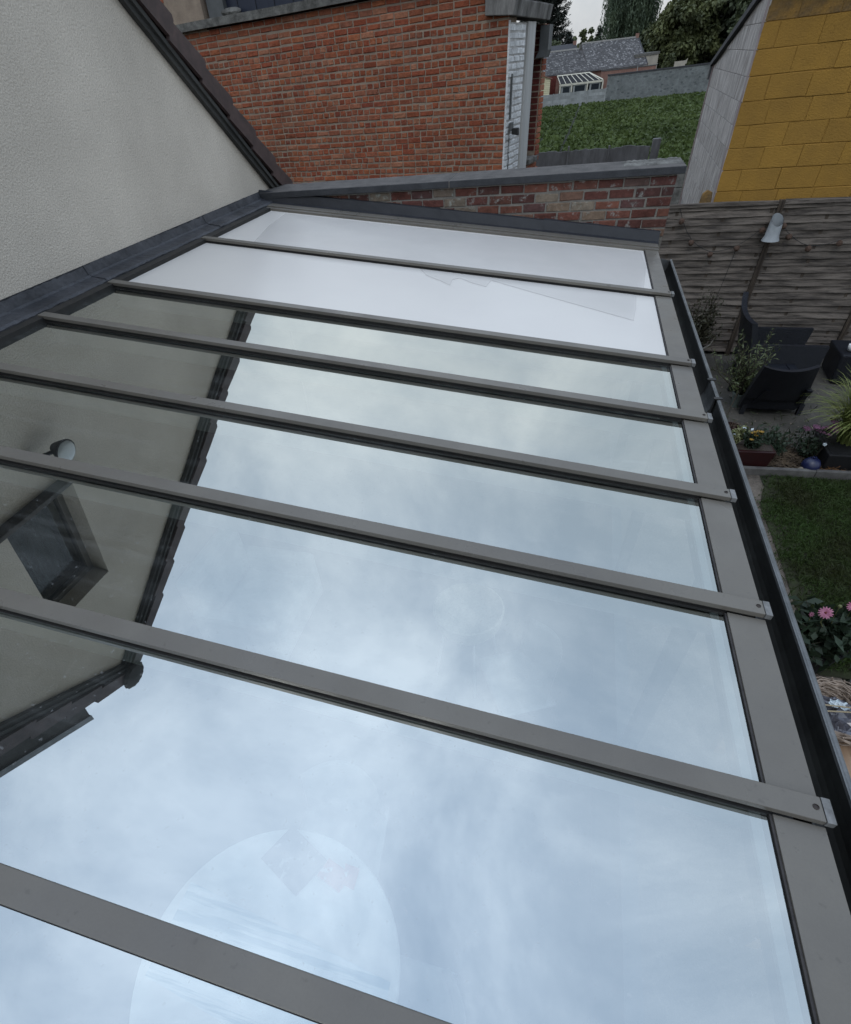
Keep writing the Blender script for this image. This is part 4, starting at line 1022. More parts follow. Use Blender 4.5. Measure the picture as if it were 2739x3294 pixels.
# keep clear of the buildings near the camera
keep &= ~((X < -.6) & (Y < 18.5)) & (Y < 120.6 + (X + 8.7) * .27)
X, Y = X[keep], Y[keep]; n = len(X)
gzv = -(Y - 15) * .0303
hh = .34 + .10 * np.sin(X * 2.1 + np.sin(Y * .7)) * np.cos(Y * .9)
C = np.stack([X, Y, gzv + hh * (.45 + .55 * nrg.random(n))], 1)
sz = (.085 + .0019 * Y) * (.7 + .6 * nrg.random(n))
leaves('field_crop', C, rdir(n, .0), rdir(n, 1.0), sz * 1.5, sz * 1.0, M['crop'], stuff=True)
# pale concrete slab fence at the far end
cf = thing('pale_slab_fence', 'pale grey concrete slab fence in front of the far veranda', 'fence', FF(4, 0, GZ))
W_ = 2.9
for k_ in range(6):
    s0 = 11.0 - (k_ + 1) * W_
    for q in range(5):
        z0 = GZ + q * .366; b = MB(); r_ = random.Random(k_ * 9 + q)
        if q < 4: fbox(b, s0 + .09, s0 + W_ - .09, -.03, .03, z0, z0 + .358)
        else: b.prism([FF(s0 + .09, -.03, z0), FF(s0 + W_ - .09, -.03, z0)] + [FF(s0 + W_ - .09 - (W_ - .18) * i / 8, -.03, z0 + .36 + .05 * math.sin(PI * i / 8)) for i in range(9)], FNN * .06)
        obj('slab', b, M['far_slab'], cf)
    b = MB(); fbox(b, s0 + W_ - .09, s0 + W_ + .09, -.07, .07, GZ, -1.40); obj('post', b, M['far_slab'], cf)
bw = thing('block_wall', 'long grey concrete block wall at the far right end of the field', 'wall', FF(19, 0, GZ))
b = MB(); fbox(b, 11.1, 30, .02, .2, GZ, .02); obj('wall', b, M['far_joint'], bw)
items = []
for c_ in range(16):
    z0 = GZ + .03 + c_ * .2; s = 11.1 + (.2 if c_ % 2 else 0)
    while s < 29.5:
        v, f = brick_mesh('x', .388, .188, .06, None, int(s * 100 + c_ * 7), jit=.006, bev=.012)
        mtx = Matrix.Translation(FF(s, rnd.uniform(-.012, .0), z0)) @ Matrix.Rotation(FRZ, 4, 'Z'); items.append(([mtx @ Vector(p) for p in v], f)); s += .4
M['far_block2'] = brick_mat('far_grey_block', [(0, (.185, .20, .196)), (.5, (.205, .22, .215)), (.92, (.195, .21, .207)), (.96, (.11, .12, .12)), (1, (.185, .20, .196))])
tinted_stuff('blockwork', items, M['far_block2'], bw)
b = MB(); fbox(b, 11.0, 30, -.08, .26, .02, .20); obj('coping', b, M['dark_roof'], bw)
# far slate roofed house
fh = thing('slate_roofed_house', 'long far house with grey slate roof and pale ridge', 'house', FF(11, 16, GZ))
b = MB(); fbox(b, 1.5, 20.5, 14.4, 30, GZ, .55); obj('wall', b, M['far_brick'], fh)
def slope(s0, s1, zr_, nm, sl):
    e0, e1 = (14.0, .62), (22.0, zr_)
    b = MB(); b.prism([FF(s0, e0[0], e0[1] - .12), FF(s0, e0[0], e0[1]), FF(s0, e1[0], e1[1]), FF(s0, e1[0] + 8, e0[1])], FT * (s1 - s0)); obj(nm, b, M['slate'], fh)
    items = []; L_ = math.hypot(8, zr_ - .62); rows = int(L_ / .27)
    dd = Vector((0, 0, 0)) + FNN * (8 / L_) + Vector((0, 0, (zr_ - .62) / L_)); nn = FT.cross(dd); 
    if nn.z < 0: nn = -nn
    for r_ in range(rows):
        s = s0 + .1 + (.17 if r_ % 2 else 0)
        while s < s1 - .1:
            c0 = FF(s, 14.0, .62) + dd * (r_ * .27 + .2); w = .18; h = .25; j = lambda: rnd.uniform(-.03, .03)
            items.append(([c0 - dd * h * .9 + nn * (.07 + rnd.uniform(0, .03)), c0 + FT * (w + j()) + nn * .04, c0 + dd * h + nn * .015, c0 - FT * (w + j()) + nn * .04], [(0, 1, 2, 3)])); s += .34
    return items
M['slate2'] = brick_mat('slate_mix', [(0, (.095, .092, .092)), (.3, (.13, .125, .124)), (.55, (.105, .10, .10)), (.8, (.20, .194, .19)), (.95, (.34, .33, .32)), (1, (.08, .078, .08))])
its = slope(11.4, 21.9, 4.28, 'roof', 0) + slope(2.2, 11.4, 3.62, 'roof', 0)
tinted_stuff('slates', its, M['slate2'], fh)
b = MB(); fbox(b, 11.5, 21.6, 21.8, 22.2, 4.22, 4.42); fbox(b, 2.2, 11.2, 21.8, 22.2, 3.55, 3.80); obj('ridge', b, M['ridge'], fh)
b = MB(); fbox(b, 11.1, 11.9, 21.6, 22.4, 3.0, 4.2); obj('chimney', b, M['concrete'], fh)
b = MB(); fbox(b, 21.5, 22.0, 21.7, 22.3, 4.0, 4.8); fbox(b, 21.88, 22.05, 14, 22, .6, .7); obj('chimney', b, M['far_brick'], fh)
b = MB(); b.prism([FF(21.92, 13.95, .45), FF(21.92, 13.95, .7), FF(21.92, 22, 4.36), FF(21.92, 22, 4.0)], FT * .12); obj('verge', b, M['dark_roof'], fh)
b = MB(); fbox(b, 14.6, 14.85, 20.3, 20.5, 3.75, 3.95); obj('roof_vent', b, M['white_post'], fh)
b2h = thing('dark_roofed_house', 'second house showing only a dark roof behind the slate roof', 'house', FF(9, 34, GZ))
b = MB(); fbox(b, 3, 14, 31, 37, GZ, 3.0); obj('wall', b, M['far_brick'], b2h)
b = MB(); b.prism([FF(3, 30.6, 2.6), FF(3, 34, 4.55), FF(3, 37.4, 2.6)], FT * 10.2); obj('roof', b, M['dark_roof'], b2h)
b = MB(); fbox(b, 12.6, 13.2, 33.6, 34.3, 3.5, 4.9); obj('chimney', b, M['far_brick'], b2h)
lw = thing('low_brick_wall', 'low pinkish brick wall between veranda and grey block wall', 'wall', FF(17, 10, GZ))
b = MB(); fbox(b, 12.7, 22.2, 10, 10.25, GZ, .42); obj('wall', b, M['far_brick'], lw)
b = MB(); fbox(b, 12.7, 22.3, 9.95, 10.3, .42, .52); obj('coping', b, M['mullion'], lw)
b = MB(); fbox(b, 18.9, 18.98, 9.9, 9.96, -.4, .6); obj('pipe', b, M['white_post'], lw)
bs = thing('beige_shed', 'small beige rendered outbuilding right of the slate roof', 'shed', FF(22.4, 16, GZ))
b = MB(); b.prism([FF(20.2, 16, GZ), FF(24.6, 16, GZ), FF(24.35, 16, 1.75), FF(20.2, 16, 1.65)], FNN * 5); obj('wall', b, M['beige'], bs)
b = MB(); b.prism([FF(20.0, 15.9, 1.66), FF(24.5, 15.9, 1.76), FF(24.5, 15.9, 2.1), FF(20.0, 15.9, 2.0)], FNN * 5.4); obj('roof', b, M['concrete'], bs)
ve = thing('veranda', 'cream framed glazed veranda with sloping glass roof at the far house', 'veranda', FF(8.6, 8, GZ))
b = MB(); fbox(b, 4.9, 12.6, 7.9, 8.1, -.86, -.60); fbox(b, 4.9, 12.6, 7.9, 8.1, -2.4, -2.2)
for s in (4.95, 7.0, 9.75, 12.45): fbox(b, s, s + .22, 7.9, 8.1, GZ, -.7)
obj('frame', b, M['cream_frame'], ve)
b = MB(); b.prism([FF(5.0, 8.15, -.62), FF(12.4, 8.15, -.62), FF(11.0, 12.0, .30), FF(5.3, 12.0, .30)], (0, 0, .06)); obj('glass_roof', b, M['hole'], ve)
for k_ in range(8):
    t0 = k_ / 7; s0 = 5.0 + 7.4 * t0 * .93; s1 = 5.3 + 5.7 * t0
    b = MB(); b.tube([FF(s0 + .05, 8.0, -.56), FF(s1, 12.0, .40)], .065, 4); obj('glazing_bar', b, M['cream_frame'], ve)
b = MB(); b.tube([FF(12.5, 8.0, -.56), FF(11.0, 12.0, .42)], .10, 4); b.tube([FF(5.2, 12.0, .42), FF(11.1, 12.0, .42)], .10, 4); obj('roof_edge', b, M['cream_frame'], ve)
for s0, s1 in ((5.3, 7.0), (7.4, 9.7), (10.3, 12.2)):
    b = MB(); fbox(b, s0, s1, 8.02, 8.06, -2.2, -.86); w_ = obj('window', b, M['far_slab'], ve)
    b = MB(); fbox(b, s0 + .3, s1 - .25, 7.98, 8.01, -2.0, -1.0); obj('pane', b, M['dark_glass'], w_)
b = MB(); fbox(b, 4.9, 12.5, 8.2, 8.3, GZ, -.8); obj('inner_shade', b, M['hole'], ve)
sh = thing('cream_shed', 'cream clad shed gable at the left edge of the far gardens', 'shed', FF(1.5, 8, GZ))
b = MB(); b.prism([FF(-2.0, 8.05, GZ), FF(3.2, 8.05, GZ), FF(3.2, 8.05, .32), FF(.2, 8.05, 1.15), FF(-2., 8.05, .5)], FNN * 4); obj('wall', b, M['cream'], sh)
for k_ in range(16):
    z0 = GZ + .3 + k_ * .25; s1 = 3.2 if z0 < .1 else 3.2 - (z0 - .1) * 3.2
    if s1 < .3: break
    b = MB(); b.hexa([FF(-2, 7.96, z0), FF(s1, 7.96, z0), FF(s1, 8.04, z0), FF(-2, 8.04, z0), FF(-2, 8.02, z0 + .24), FF(s1, 8.02, z0 + .24), FF(s1, 8.045, z0 + .24), FF(-2, 8.045, z0 + .24)]); obj('cladding_board', b, M['cream'], sh)
b = MB(); b.prism([FF(.2, 7.8, 1.16), FF(3.5, 7.8, .24), FF(3.5, 7.8, .36), FF(.2, 7.8, 1.30)], FNN * 4.4); obj('roof', b, M['far_brick'], sh)
b = MB(); fbox(b, 3.25, 4.9, 11, 11.1, GZ, .5); obj('dark_gap', b, M['brick_shaded'], fh)

# ================================================================== TREES
def trunk(parent, base, top, r0, r1, limbs=()):
    b = MB(); base = Vector(base); top = Vector(top); n = 6
    pts = [base + (top - base) * (i / n) + Vector((rnd.uniform(-.1, .1), rnd.uniform(-.1, .1), 0)) * (i > 0) for i in range(n + 1)]
    b.tube(pts, [r0 + (r1 - r0) * i / n for i in range(n + 1)], 8)
    for p, q in limbs: b.tube([p, (Vector(p) + Vector(q)) / 2 + Vector((0, 0, .3)), q], [r1 * .9, r1 * .6, r1 * .25], 6)
    obj('trunk', b, M['bark'], parent)
def broad_tree(label, cx_, cy_, zb, zt, rx, mt, nclump, nleaf, lsz, group=None):
    t = thing('broadleaf_tree', label, 'tree', (cx_, cy_, zb), group)
    H = zt - zb; cc = np.array([cx_, cy_, zb + H * .55])
    d = rdir(nclump, .15); rad = nrg.random(nclump) ** .45
    ctr = cc + d * rad[:, None] * np.array([rx, rx, H * .47]) * (1 + .12 * nrg.normal(size=(nclump, 1)))
    lim = [((cx_, cy_, zb + H * .35), tuple(ctr[i])) for i in range(8)]
    trunk(t, (cx_, cy_, zb), (cx_, cy_, zb + H * .6), .04 * H, .015 * H, lim)
    cr_ = (.10 + .09 * nrg.random(nclump)) * min(rx * 2, H) 
    idx = np.repeat(np.arange(nclump), nleaf); k = len(idx)
    o = nrg.normal(size=(k, 3)); o /= np.linalg.norm(o, axis=1, keepdims=True); o *= (nrg.random((k, 1)) ** .5)
    Cc = ctr[idx] + o * cr_[idx][:, None] * np.array([1, 1, .75])
    dn = o + np.array([0, 0, -.5]); L_ = lsz * (.7 + .7 * nrg.random(k))
    leaves('crown', Cc, dn + .5 * rdir(k), o + .6 * rdir(k, .5), L_ * 1.5, L_, mt, t)
    return t
# weeping willow
wi = thing('weeping_willow', 'tall weeping willow with hanging strands behind the slate roof', 'tree', (6.0, 170, GZ))
cpt = []
for i in range(34):
    a = rnd.uniform(0, 2 * PI); r_ = rnd.uniform(.5, 4.9); zt = 17.5 - (r_ / 4.9) ** 2 * 8.5 + rnd.uniform(-2, 1.2); cpt.append((5.4 + r_ * math.cos(a), 170 + r_ * math.sin(a) * .8, zt))
trunk(wi, (6.6, 170, GZ), (6.6, 170, 9), .6, .25, [((6.6, 170, 6), p) for p in cpt[:12]])
Cs, Ds = [], []
for s_ in range(1900):
    p = cpt[rnd.randrange(len(cpt))]; x = p[0] + rnd.gauss(0, 1.0); y = p[1] + rnd.gauss(0, .9); z = p[2] + rnd.gauss(0, .6); L_ = rnd.uniform(3.5, 11.5); n = int(L_ * 2.6)
    zz = z - np.linspace(0, L_, n); sw = rnd.uniform(-.25, .25); q = np.stack([x + sw * np.linspace(0, 1, n) ** 2 + nrg.normal(size=n) * .10, y + nrg.normal(size=n) * .10, zz], 1)
    q = q[q[:, 2] > GZ + .5]; Cs.append(q); Ds.append(np.tile([0, 0, -1.], (len(q), 1)) + nrg.normal(size=(len(q), 3)) * .35)
C = np.concatenate(Cs); D = np.concatenate(Ds); n = len(C)
leaves('crown', C, D, rdir(n, .3), .62 * (.7 + .6 * nrg.random(n)), .22 * (.7 + .6 * nrg.random(n)), M['willow'], wi)
# conifer at the left
def conifer(label, cx_, cy_, zb, zt, rb, nb, group=None):
    t = thing('conifer', label, 'tree', (cx_, cy_, zb), group); H = zt - zb
    b = MB(); b.tube([(cx_, cy_, zb + H * i / 5) for i in range(6)], [.022 * H * (1 - i / 5.4) for i in range(6)], 8); Cs, Ds = [], []
    for k in range(nb):
        h = .12 + .88 * (k + rnd.random()) / nb; z = zb + H * h; r_ = rb * (1 - h) ** .75 * rnd.uniform(.55, 1.1) + .3; a = rnd.uniform(0, 2 * PI)
        dx, dy = math.cos(a), math.sin(a); m_ = 7; pts = []
        for j in range(m_ + 1):
            u = j / m_; pts.append((cx_ + dx * r_ * u, cy_ + dy * r_ * u, z - .10 * r_ * u + .22 * r_ * u * u * u))
        b.tube(pts[::2] + [pts[-1]], [.05, .04, .03, .02, .01], 4, cap=False)
        for j in range(1, m_ + 1):
            mm = int(7 + 4 * r_); q = np.array(pts[j]) + nrg.normal(size=(mm, 3)) * np.array([.30, .30, .22]); Cs.append(q); Ds.append(np.array([dx, dy, .35]) + nrg.normal(size=(mm, 3)) * .55)
    obj('trunk', b, M['bark'], t)
    C = np.concatenate(Cs); D = np.concatenate(Ds); n = len(C)
    leaves('crown', C, D, rdir(n, .6), .62 * (.7 + .6 * nrg.random(n)), .17 * (.8 + .5 * nrg.random(n)), M['conifer'], t)
conifer('tall dark conifer with sparse branches at the left of the visible sky', -13.0, 182, GZ, 27, 7.4, 330)
conifer('small far conifer standing just right of the tall conifer', -8.0, 196, GZ, 7.0, 2.4, 60)
conifer('slim far conifer tip beside the willow edge', -.6, 205, GZ, 7.2, 2.0, 46)
broad_tree('low dark bush tree below the tall conifer at the left', -12.5, 172, GZ, 6.0, 4.6, M['broad_dark'], 60, 150, .42)
broad_tree('round far tree between conifer and willow in the middle of the sky gap', -4.4, 204, GZ, 7.4, 2.9, M['broad'], 40, 120, .42)
broad_tree('low far bushes closing the gap under the willow edge', -.5, 198, GZ, 5.2, 3.6, M['broad_dark'], 40, 120, .42)
broad_tree('large olive green broadleaf tree right of the willow', 16.0, 158, GZ, 10.4, 5.6, M['broad'], 150, 190, .42)
broad_tree('huge dark broadleaf tree at the right behind the block wall', 25.5, 166, GZ, 19.0, 8.5, M['broad_dark'], 200, 200, .48)
broad_tree('dark tree in front of the huge tree beside the grey house edge', 27.5, 152, GZ, 8.5, 5.5, M['broad_dark'], 90, 170, .42)
broad_tree('dark tree filling the gap between willow and olive green tree', 11.5, 166, GZ, 5.4, 4.2, M['broad_dark'], 70, 150, .42)
broad_tree('small yellowish shrub at the foot of the olive green tree', 13.2, 147.5, GZ, 1.6, 1.2, M['broad'], 24, 60, .34)
ss = thing('garden_screen', 'small pale garden screen above the grey block wall', 'screen', FF(26.4, 9, GZ))
b = MB(); fbox(b, 25.0, 26.9, 9, 9.1, GZ, .62); obj('panel', b, M['beige'], ss)
b = MB(); b.prism([FF(26.9, 9, .2), FF(27.1, 9, .2), FF(27.15, 9, .85), FF(26.9, 9, .6)], FNN * .1); obj('corner', b, M['beige'], ss)
# ================================================================== GARDEN
kb = thing('kerb_edging', 'straight grey concrete kerb edging between flower bed and lawn', 'kerb', (2.9, 5.36, 0))
xk = .70
while xk < 5.0:
    b = MB(); y0 = 5.335 + (xk - 2.03) * .0365; b.hexa([(xk, y0, 0), (xk + .995, y0 + .036, 0), (xk + .995, y0 + .086, 0), (xk, y0 + .05, 0), (xk, y0, .085), (xk + .995, y0 + .036, .085), (xk + .995, y0 + .086, .085), (xk, y0 + .05, .085)]); obj('kerb_stone', b, M['kerb'], kb, bevel=.006); xk += 1.0
# lawn blades
n = 52000
X = 2.02 + nrg.random(n) * 2.5; Y = 2.8 + nrg.random(n) * 2.52
le = np.array(lawn_edge); xe = np.interp(Y, le[:, 1], le[:, 0]) + .05 * np.sin(Y * 9) + .03 * np.sin(Y * 23)
dens = np.clip((X - xe) / .16, 0, 1); keep = nrg.random(n) < (.15 * (X > xe - .08) + .85 * dens) * (X > xe - .10)
X, Y = X[keep], Y[keep]; n = len(X); Lb = .045 + .035 * nrg.random(n)
D = rdir(n, 0.9); leaves('lawn_grass', np.stack([X, Y, .014 + Lb * .3], 1), D, rdir(n), Lb, .0055 + .003 * nrg.random(n), M['grass'], stuff=True)
# tufts and litter
n = 900; X = 2.35 + nrg.random(n) * .9; Y = 5.46 + nrg.random(n) * .46
leaves('straw_litter', np.stack([X, Y, .03 + .03 * nrg.random(n)], 1), rdir(n) * np.array([1, .6, .15]), rdir(n, 1), .05 + .07 * nrg.random(n), .006 + .006 * nrg.random(n), M['dry_stem'], stuff=True)
n = 420; X = 2.0 + nrg.random(n) * 2.2; Y = 5.95 + nrg.random(n) ** 2 * 2.3
leaves('weeds', np.stack([X, Y, .025 + .03 * nrg.random(n)], 1), rdir(n, .6), rdir(n), .05 + .05 * nrg.random(n), .008 + .004 * nrg.random(n), M['leaf_mid'], stuff=True)
n = 160; X = 1.9 + nrg.random(n) * 1.8; Y = 5.4 + nrg.random(n) * 2.6
leaves('fallen_petals', np.stack([X, Y, .016 + .0 * X], 1), rdir(n) * np.array([1, 1, .1]), rdir(n, 3), .02 + .015 * nrg.random(n), .012 + .008 * nrg.random(n), M['pebble'], stuff=True)

# ---------- wicker chairs
def armchair(name, label, org, rz, w_top, w_bot, lean, hb, shear=0., rise=0., arm_h=.60, arm_in=0.):
    """armchair facing local +x"""
    t = thing(name, label, 'armchair', (org[0], org[1], 0), 'wicker armchairs on the patio'); ca, sa = math.cos(rz), math.sin(rz)
    def T_(x, y, z): return (org[0] + x * ca - y * sa, org[1] + x * sa + y * ca, z)
    def back(u, v):
        w_ = (w_bot + (w_top - w_bot) * v) * .5; yy = (u - .5) * 2 * w_ + shear * v
        arch = .05 + .10 * (1 - (abs(u - .5) * 2) ** 2) if v == 0 else 0
        x = -lean * v ** 1.3 - .05 * (1 - (2 * u - 1) ** 2) + (.02 if v < .3 else 0)
        z = (.03 + arch) * (1 - v) + (hb + rise * (u - .5)) * v - .035 * v * (1 - (2 * u - 1) ** 2)
        return T_(x, yy, z)
    off = Vector(T_(.06, 0, 0)) - Vector(T_(0, 0, 0))
    b = MB(); b.grid(back, 14, 12, off); obj('backrest', b, M['wicker'], t, smooth=False)
    for s in (-1, 1):
        def arm(u, v, s=s):
            yy = s * ((w_bot * .5) - .01 - .03 * v - arm_in); 
            x = .03 - lean * (.75 * v) * (1 - u) + .66 * u + .04 * v * u
            return T_(x, yy, .05 * (1 - v) + (arm_h - .02 * u) * v)
        off2 = Vector(T_(0, -s * .055, 0)) - Vector(T_(0, 0, 0))
        b = MB(); b.grid(arm, 10, 8, off2); obj('armrest', b, M['wicker'], t)
    def seat(u, v): return T_(.02 + .60 * u - .10 * (1 - u), (v - .5) * (w_bot - .13), .36 + .02 * u)
    b = MB(); b.grid(seat, 8, 6, (0, 0, -.07)); obj('seat', b, M['wicker'], t)
    def front(u, v): return T_(.60, (u - .5) * (w_bot - .13), .07 + .29 * v)
    b = MB(); b.grid(front, 8, 4, Vector(T_(-.03, 0, 0)) - Vector(T_(0, 0, 0))); obj('front_panel', b, M['wicker'], t)
    for sx in (.0, .62):
        for s in (-1, 1):
            p = T_(sx, s * (w_bot * .5 - .045), 0); b = MB(); b.box(p[0] - .024, p[0] + .024, p[1] - .024, p[1] + .024, 0, .14); obj('leg', b, M['wicker'], t)
    return t
armchair('wicker_armchair', 'black wicker armchair by the fence facing right, tall back beside the post', (2.36, 7.62), R(2), .70, .72, .20, .93, 0., .14)
armchair('wicker_armchair', 'black wicker armchair nearer the lawn with its back turned to the camera', (2.56, 6.73), R(93), .53, .70, .34, .72, .13, 0., .40, .07)
ot = thing('wicker_footstool', 'dark wicker footstool at the right edge of the patio', 'footstool', (3.66, 7.75, 0))
b = MB(); b.hexa([(3.42, 7.62, .02), (4.1, 7.52, .02), (4.2, 8.1, .02), (3.46, 8.18, .02), (3.37, 7.55, .40), (4.0, 7.47, .40), (4.05, 7.95, .42), (3.36, 8.02, .42)]); obj('body', b, M['wicker'], ot, bevel=.02)
cupt = thing('white_cup', 'white cup standing on the dark wicker footstool', 'cup', (3.47, 7.66, .42))
b = MB(); b.lathe([(.0, .42), (.03, .42), (.042, .49), (.038, .49), (.027, .43), (0, .428)], (3.47, 7.66, 0), 16); obj('cup_body', b, M['int_white'], cupt, smooth=True)
b = MB(); b.tube([(3.51, 7.66, .475), (3.535, 7.66, .465), (3.53, 7.66, .445), (3.505, 7.66, .44)], .004, 6); obj('handle', b, M['int_white'], cupt)

# ---------- potted plants
def pot(parent, c, r0, r1, h, mt, seg=20):
    b = MB(); b.lathe([(0, 0), (r0, 0), (r1, h), (r1 + .008, h), (r1 + .008, h - .02), (r1 - .01, h - .005), (r1 - .015, h - .03), (0, h - .03)], c, seg); return obj('pot', b, mt, parent)
def branches(parent, base, tips, r, mt, bend=.1):
    b = MB()
    for p in tips:
        base_, p_ = Vector(base), Vector(p); mid = (base_ + p_) / 2 + Vector((rnd.uniform(-bend, bend), rnd.uniform(-bend, bend), rnd.uniform(0, bend)))
        b.tube([base_, mid, p_], [r, r * .7, r * .3], 5)
    return obj('stems', b, mt, parent)
def foliage_on(parent, base, tips, per, L_, W_, mt, name='foliage', spread=.03, lo=.3, curl=.5):
    Cs, Ds = [], []
    for p in tips:
        q = Vector(p) - Vector(base); t = lo + (1 - lo) * nrg.random(per)
        c = np.array(base) + np.outer(t, np.array(q)) + nrg.normal(size=(per, 3)) * spread; Cs.append(c)
        Ds.append(np.tile(np.array(q.normalized()), (per, 1)) * curl + rdir(per) * .9)
    C = np.concatenate(Cs); n = len(C)
    C[:, 2] = np.maximum(C[:, 2], .015)
    return leaves(name, C, np.concatenate(Ds), rdir(n, .8), L_ * (.6 + .7 * nrg.random(n)), W_ * (.7 + .6 * nrg.random(n)), mt, parent)
ol = thing('potted_olive', 'small olive tree in a grey green pot beside the near armchair', 'plant', (2.235, 6.92, 0))
pot(ol, (2.235, 6.92, 0), .065, .085, .18, M['pot_green'])
tips = [(2.235 + rnd.gauss(-.06, .17), 6.92 + rnd.gauss(-.05, .16), rnd.uniform(.38, .92)) for _ in range(34)]
tips += [(2.02, 6.95, .86), (2.33, 6.70, .70), (1.98, 6.9, .8), (2.28, 6.85, .88), (2.42, 6.75, .50), (1.95, 7.0, .55)]
branches(ol, (2.235, 6.92, .15), tips, .008, M['stem']); foliage_on(ol, (2.235, 6.92, .15), tips, 26, .062, .013, M['leaf_olive'], spread=.028)
b = MB(); b.tube([(2.06, 6.55, .0), (2.1, 6.66, .10), (2.17, 6.82, .24)], .007, 6); obj('support_stick', b, M['stem'], ol)
s2 = thing('potted_shrub', 'brownish potted shrub with a pale bent stem against the fence', 'plant', (1.83, 8.25, 0))
pot(s2, (1.83, 8.25, 0), .10, .14, .22, M['pot_black'])
tips = [(1.80 + rnd.gauss(-.02, .16), 8.15 + rnd.gauss(-.05, .12), rnd.uniform(.4, 1.02)) for _ in range(40)]
branches(s2, (1.83, 8.22, .2), tips, .007, M['stem']); foliage_on(s2, (1.83, 8.22, .2), tips, 30, .055, .024, M['leaf_brown'], spread=.035)
b = MB(); b.tube([(1.80, 8.05, .26), (1.90, 8.02, .27), (1.98, 8.02, .33), (2.01, 8.02, .42)], [.012, .011, .009, .005], 8); obj('pale_stem', b, M['pale_stem'], s2)
rp = thing('red_pot', 'small maroon pot with dry twigs half hidden by the gutter', 'pot', (1.99, 6.10, 0))
pot(rp, (1.99, 6.10, 0), .075, .10, .15, M['pot_red'])
b = MB()
for _ in range(14):
    a = rnd.uniform(0, 6.28); b.tube([(1.99, 6.1, .12), (1.99 + .06 * math.cos(a), 6.1 + .06 * math.sin(a), .19), (1.99 + .12 * math.cos(a), 6.1 + .12 * math.sin(a), .20 + rnd.uniform(-.05, .03))], .003, 4)
obj('twigs', b, M['dry_stem'], rp)
pl_ = thing('red_planter', 'dark red planter box with yellow flowers beside the kerb', 'planter', (2.08, 5.48, 0))
b = MB(); b.hexa([(1.80, 5.41, .01), (2.26, 5.43, .01), (2.24, 5.62, .01), (1.80, 5.60, .01), (1.78, 5.39, .24), (2.29, 5.41, .24), (2.27, 5.64, .24), (1.78, 5.62, .24)]); obj('box', b, M['pot_red'], pl_, bevel=.008)
b = MB(); b.box(1.80, 2.26, 5.43, 5.61, .235, .245); obj('earth', b, M['soil'], pl_)
def bush(name, label, c, nt, sx, sz0, sz1, mt, L_, W_, per=22, base=None, cat='plant', **k):
    t = thing(name, label, cat, (c[0], c[1], 0), k.get('group')); base = base or (c[0], c[1], .02)
    tips = [(c[0] + rnd.gauss(0, sx), c[1] + rnd.gauss(0, sx * .7), rnd.uniform(sz0, sz1)) for _ in range(nt)]
    branches(t, base, tips, .004, M['stem'], .04); foliage_on(t, base, tips, per, L_, W_, mt, spread=.02)
    return t, tips
vb_, tp = bush('variegated_plant', 'pale yellow variegated plant beside the gutter, left in the planter', (1.86, 5.52), 26, .085, .30, .46, M['leaf_pale'], .045, .032, base=(1.86, 5.52, .24))
n = 26; C = np.array([tp[i % len(tp)] for i in range(n)]) + nrg.normal(size=(n, 3)) * .02
leaves('pale_flowers', C, rdir(n), rdir(n, 1.5), .035, .032, M['white_film'], vb_)
yp, tp = bush('yellow_flowers', 'dark leaved plant with yellow flowers in the red planter', (2.07, 5.50), 24, .07, .30, .42, M['leaf_dark'], .06, .020, base=(2.07, 5.50, .24))
for q in range(9):
    c = Vector((2.075 + rnd.gauss(0, .035), 5.46 + rnd.gauss(0, .04), .40 + rnd.gauss(0, .025)))
    bf = MB()
    for a in range(7):
        th = a * 2 * PI / 7; d = Vector((math.cos(th), math.sin(th), .25)); sd_ = Vector((-math.sin(th), math.cos(th), 0)); bf.add([c, c + d * .013 + sd_ * .007, c + d * .026, c + d * .013 - sd_ * .007], [(0, 1, 2, 3)])
    obj('flower_head', bf, M['yellow_fl'], yp, fixn=False)
bush('leafy_plant', 'dark green bushy plant at the right end of the red planter', (2.27, 5.66), 26, .10, .16, .40, M['leaf_dark'], .062, .024)
bush('thin_herb', 'thin wiry green herb growing between planter and blue ball', (2.50, 5.90), 20, .13, .10, .34, M['leaf_mid'], .04, .006, per=10)
bush('small_weed', 'small green weed growing behind the blue glazed ball', (2.70, 5.70), 18, .07, .12, .32, M['leaf_dark'], .06, .018)
gb = thing('blue_ball', 'cobalt blue glazed garden ball lying on the mulch', 'ball', (2.655, 5.455, .0))
b = MB(); b.ico((2.665, 5.47, .088), .085, 3); obj('ball_body', b, M['blue_glaze'], gb, smooth=True)
b = MB(); b.lathe([(.018, .168), (.02, .185), (.012, .187)], (2.665, 5.47, 0), 12); obj('ball_neck', b, M['blue_glaze'], gb)
sto = MB(); sto.ico((2.598, 5.437, .04), .05, 2, (1, .8, .8), .12); tag(obj('pebble', sto, M['pebble'], None, smooth=True, loc=(2.598, 5.437, .04)), 'pale rounded stone leaning against the blue ball', 'stone')
wr = thing('white_rose', 'single whitish flower head standing above the blue ball', 'flower', (2.74, 5.62, 0))
b = MB(); b.tube([(2.72, 5.62, 0), (2.735, 5.60, .16), (2.74, 5.58, .26)], .003, 5); obj('stem', b, M['stem'], wr)
C = np.tile([2.74, 5.58, .27], (40, 1)) + rdir(40) * .012; leaves('petals', C, rdir(40), C - np.array([2.74, 5.58, .26]), .018, .015, M['white_film'], wr)
db = thing('black_planter', 'large black planter box under the ornamental grass at the right edge', 'planter', (3.05, 5.62, 0))
b = MB(); b.hexa([(2.80, 5.50, .01), (3.5, 5.52, .01), (3.5, 5.95, .01), (2.80, 5.92, .01), (2.77, 5.46, .22), (3.54, 5.48, .22), (3.54, 5.98, .22), (2.77, 5.96, .22)]); obj('box', b, M['pot_black'], db, bevel=.01)
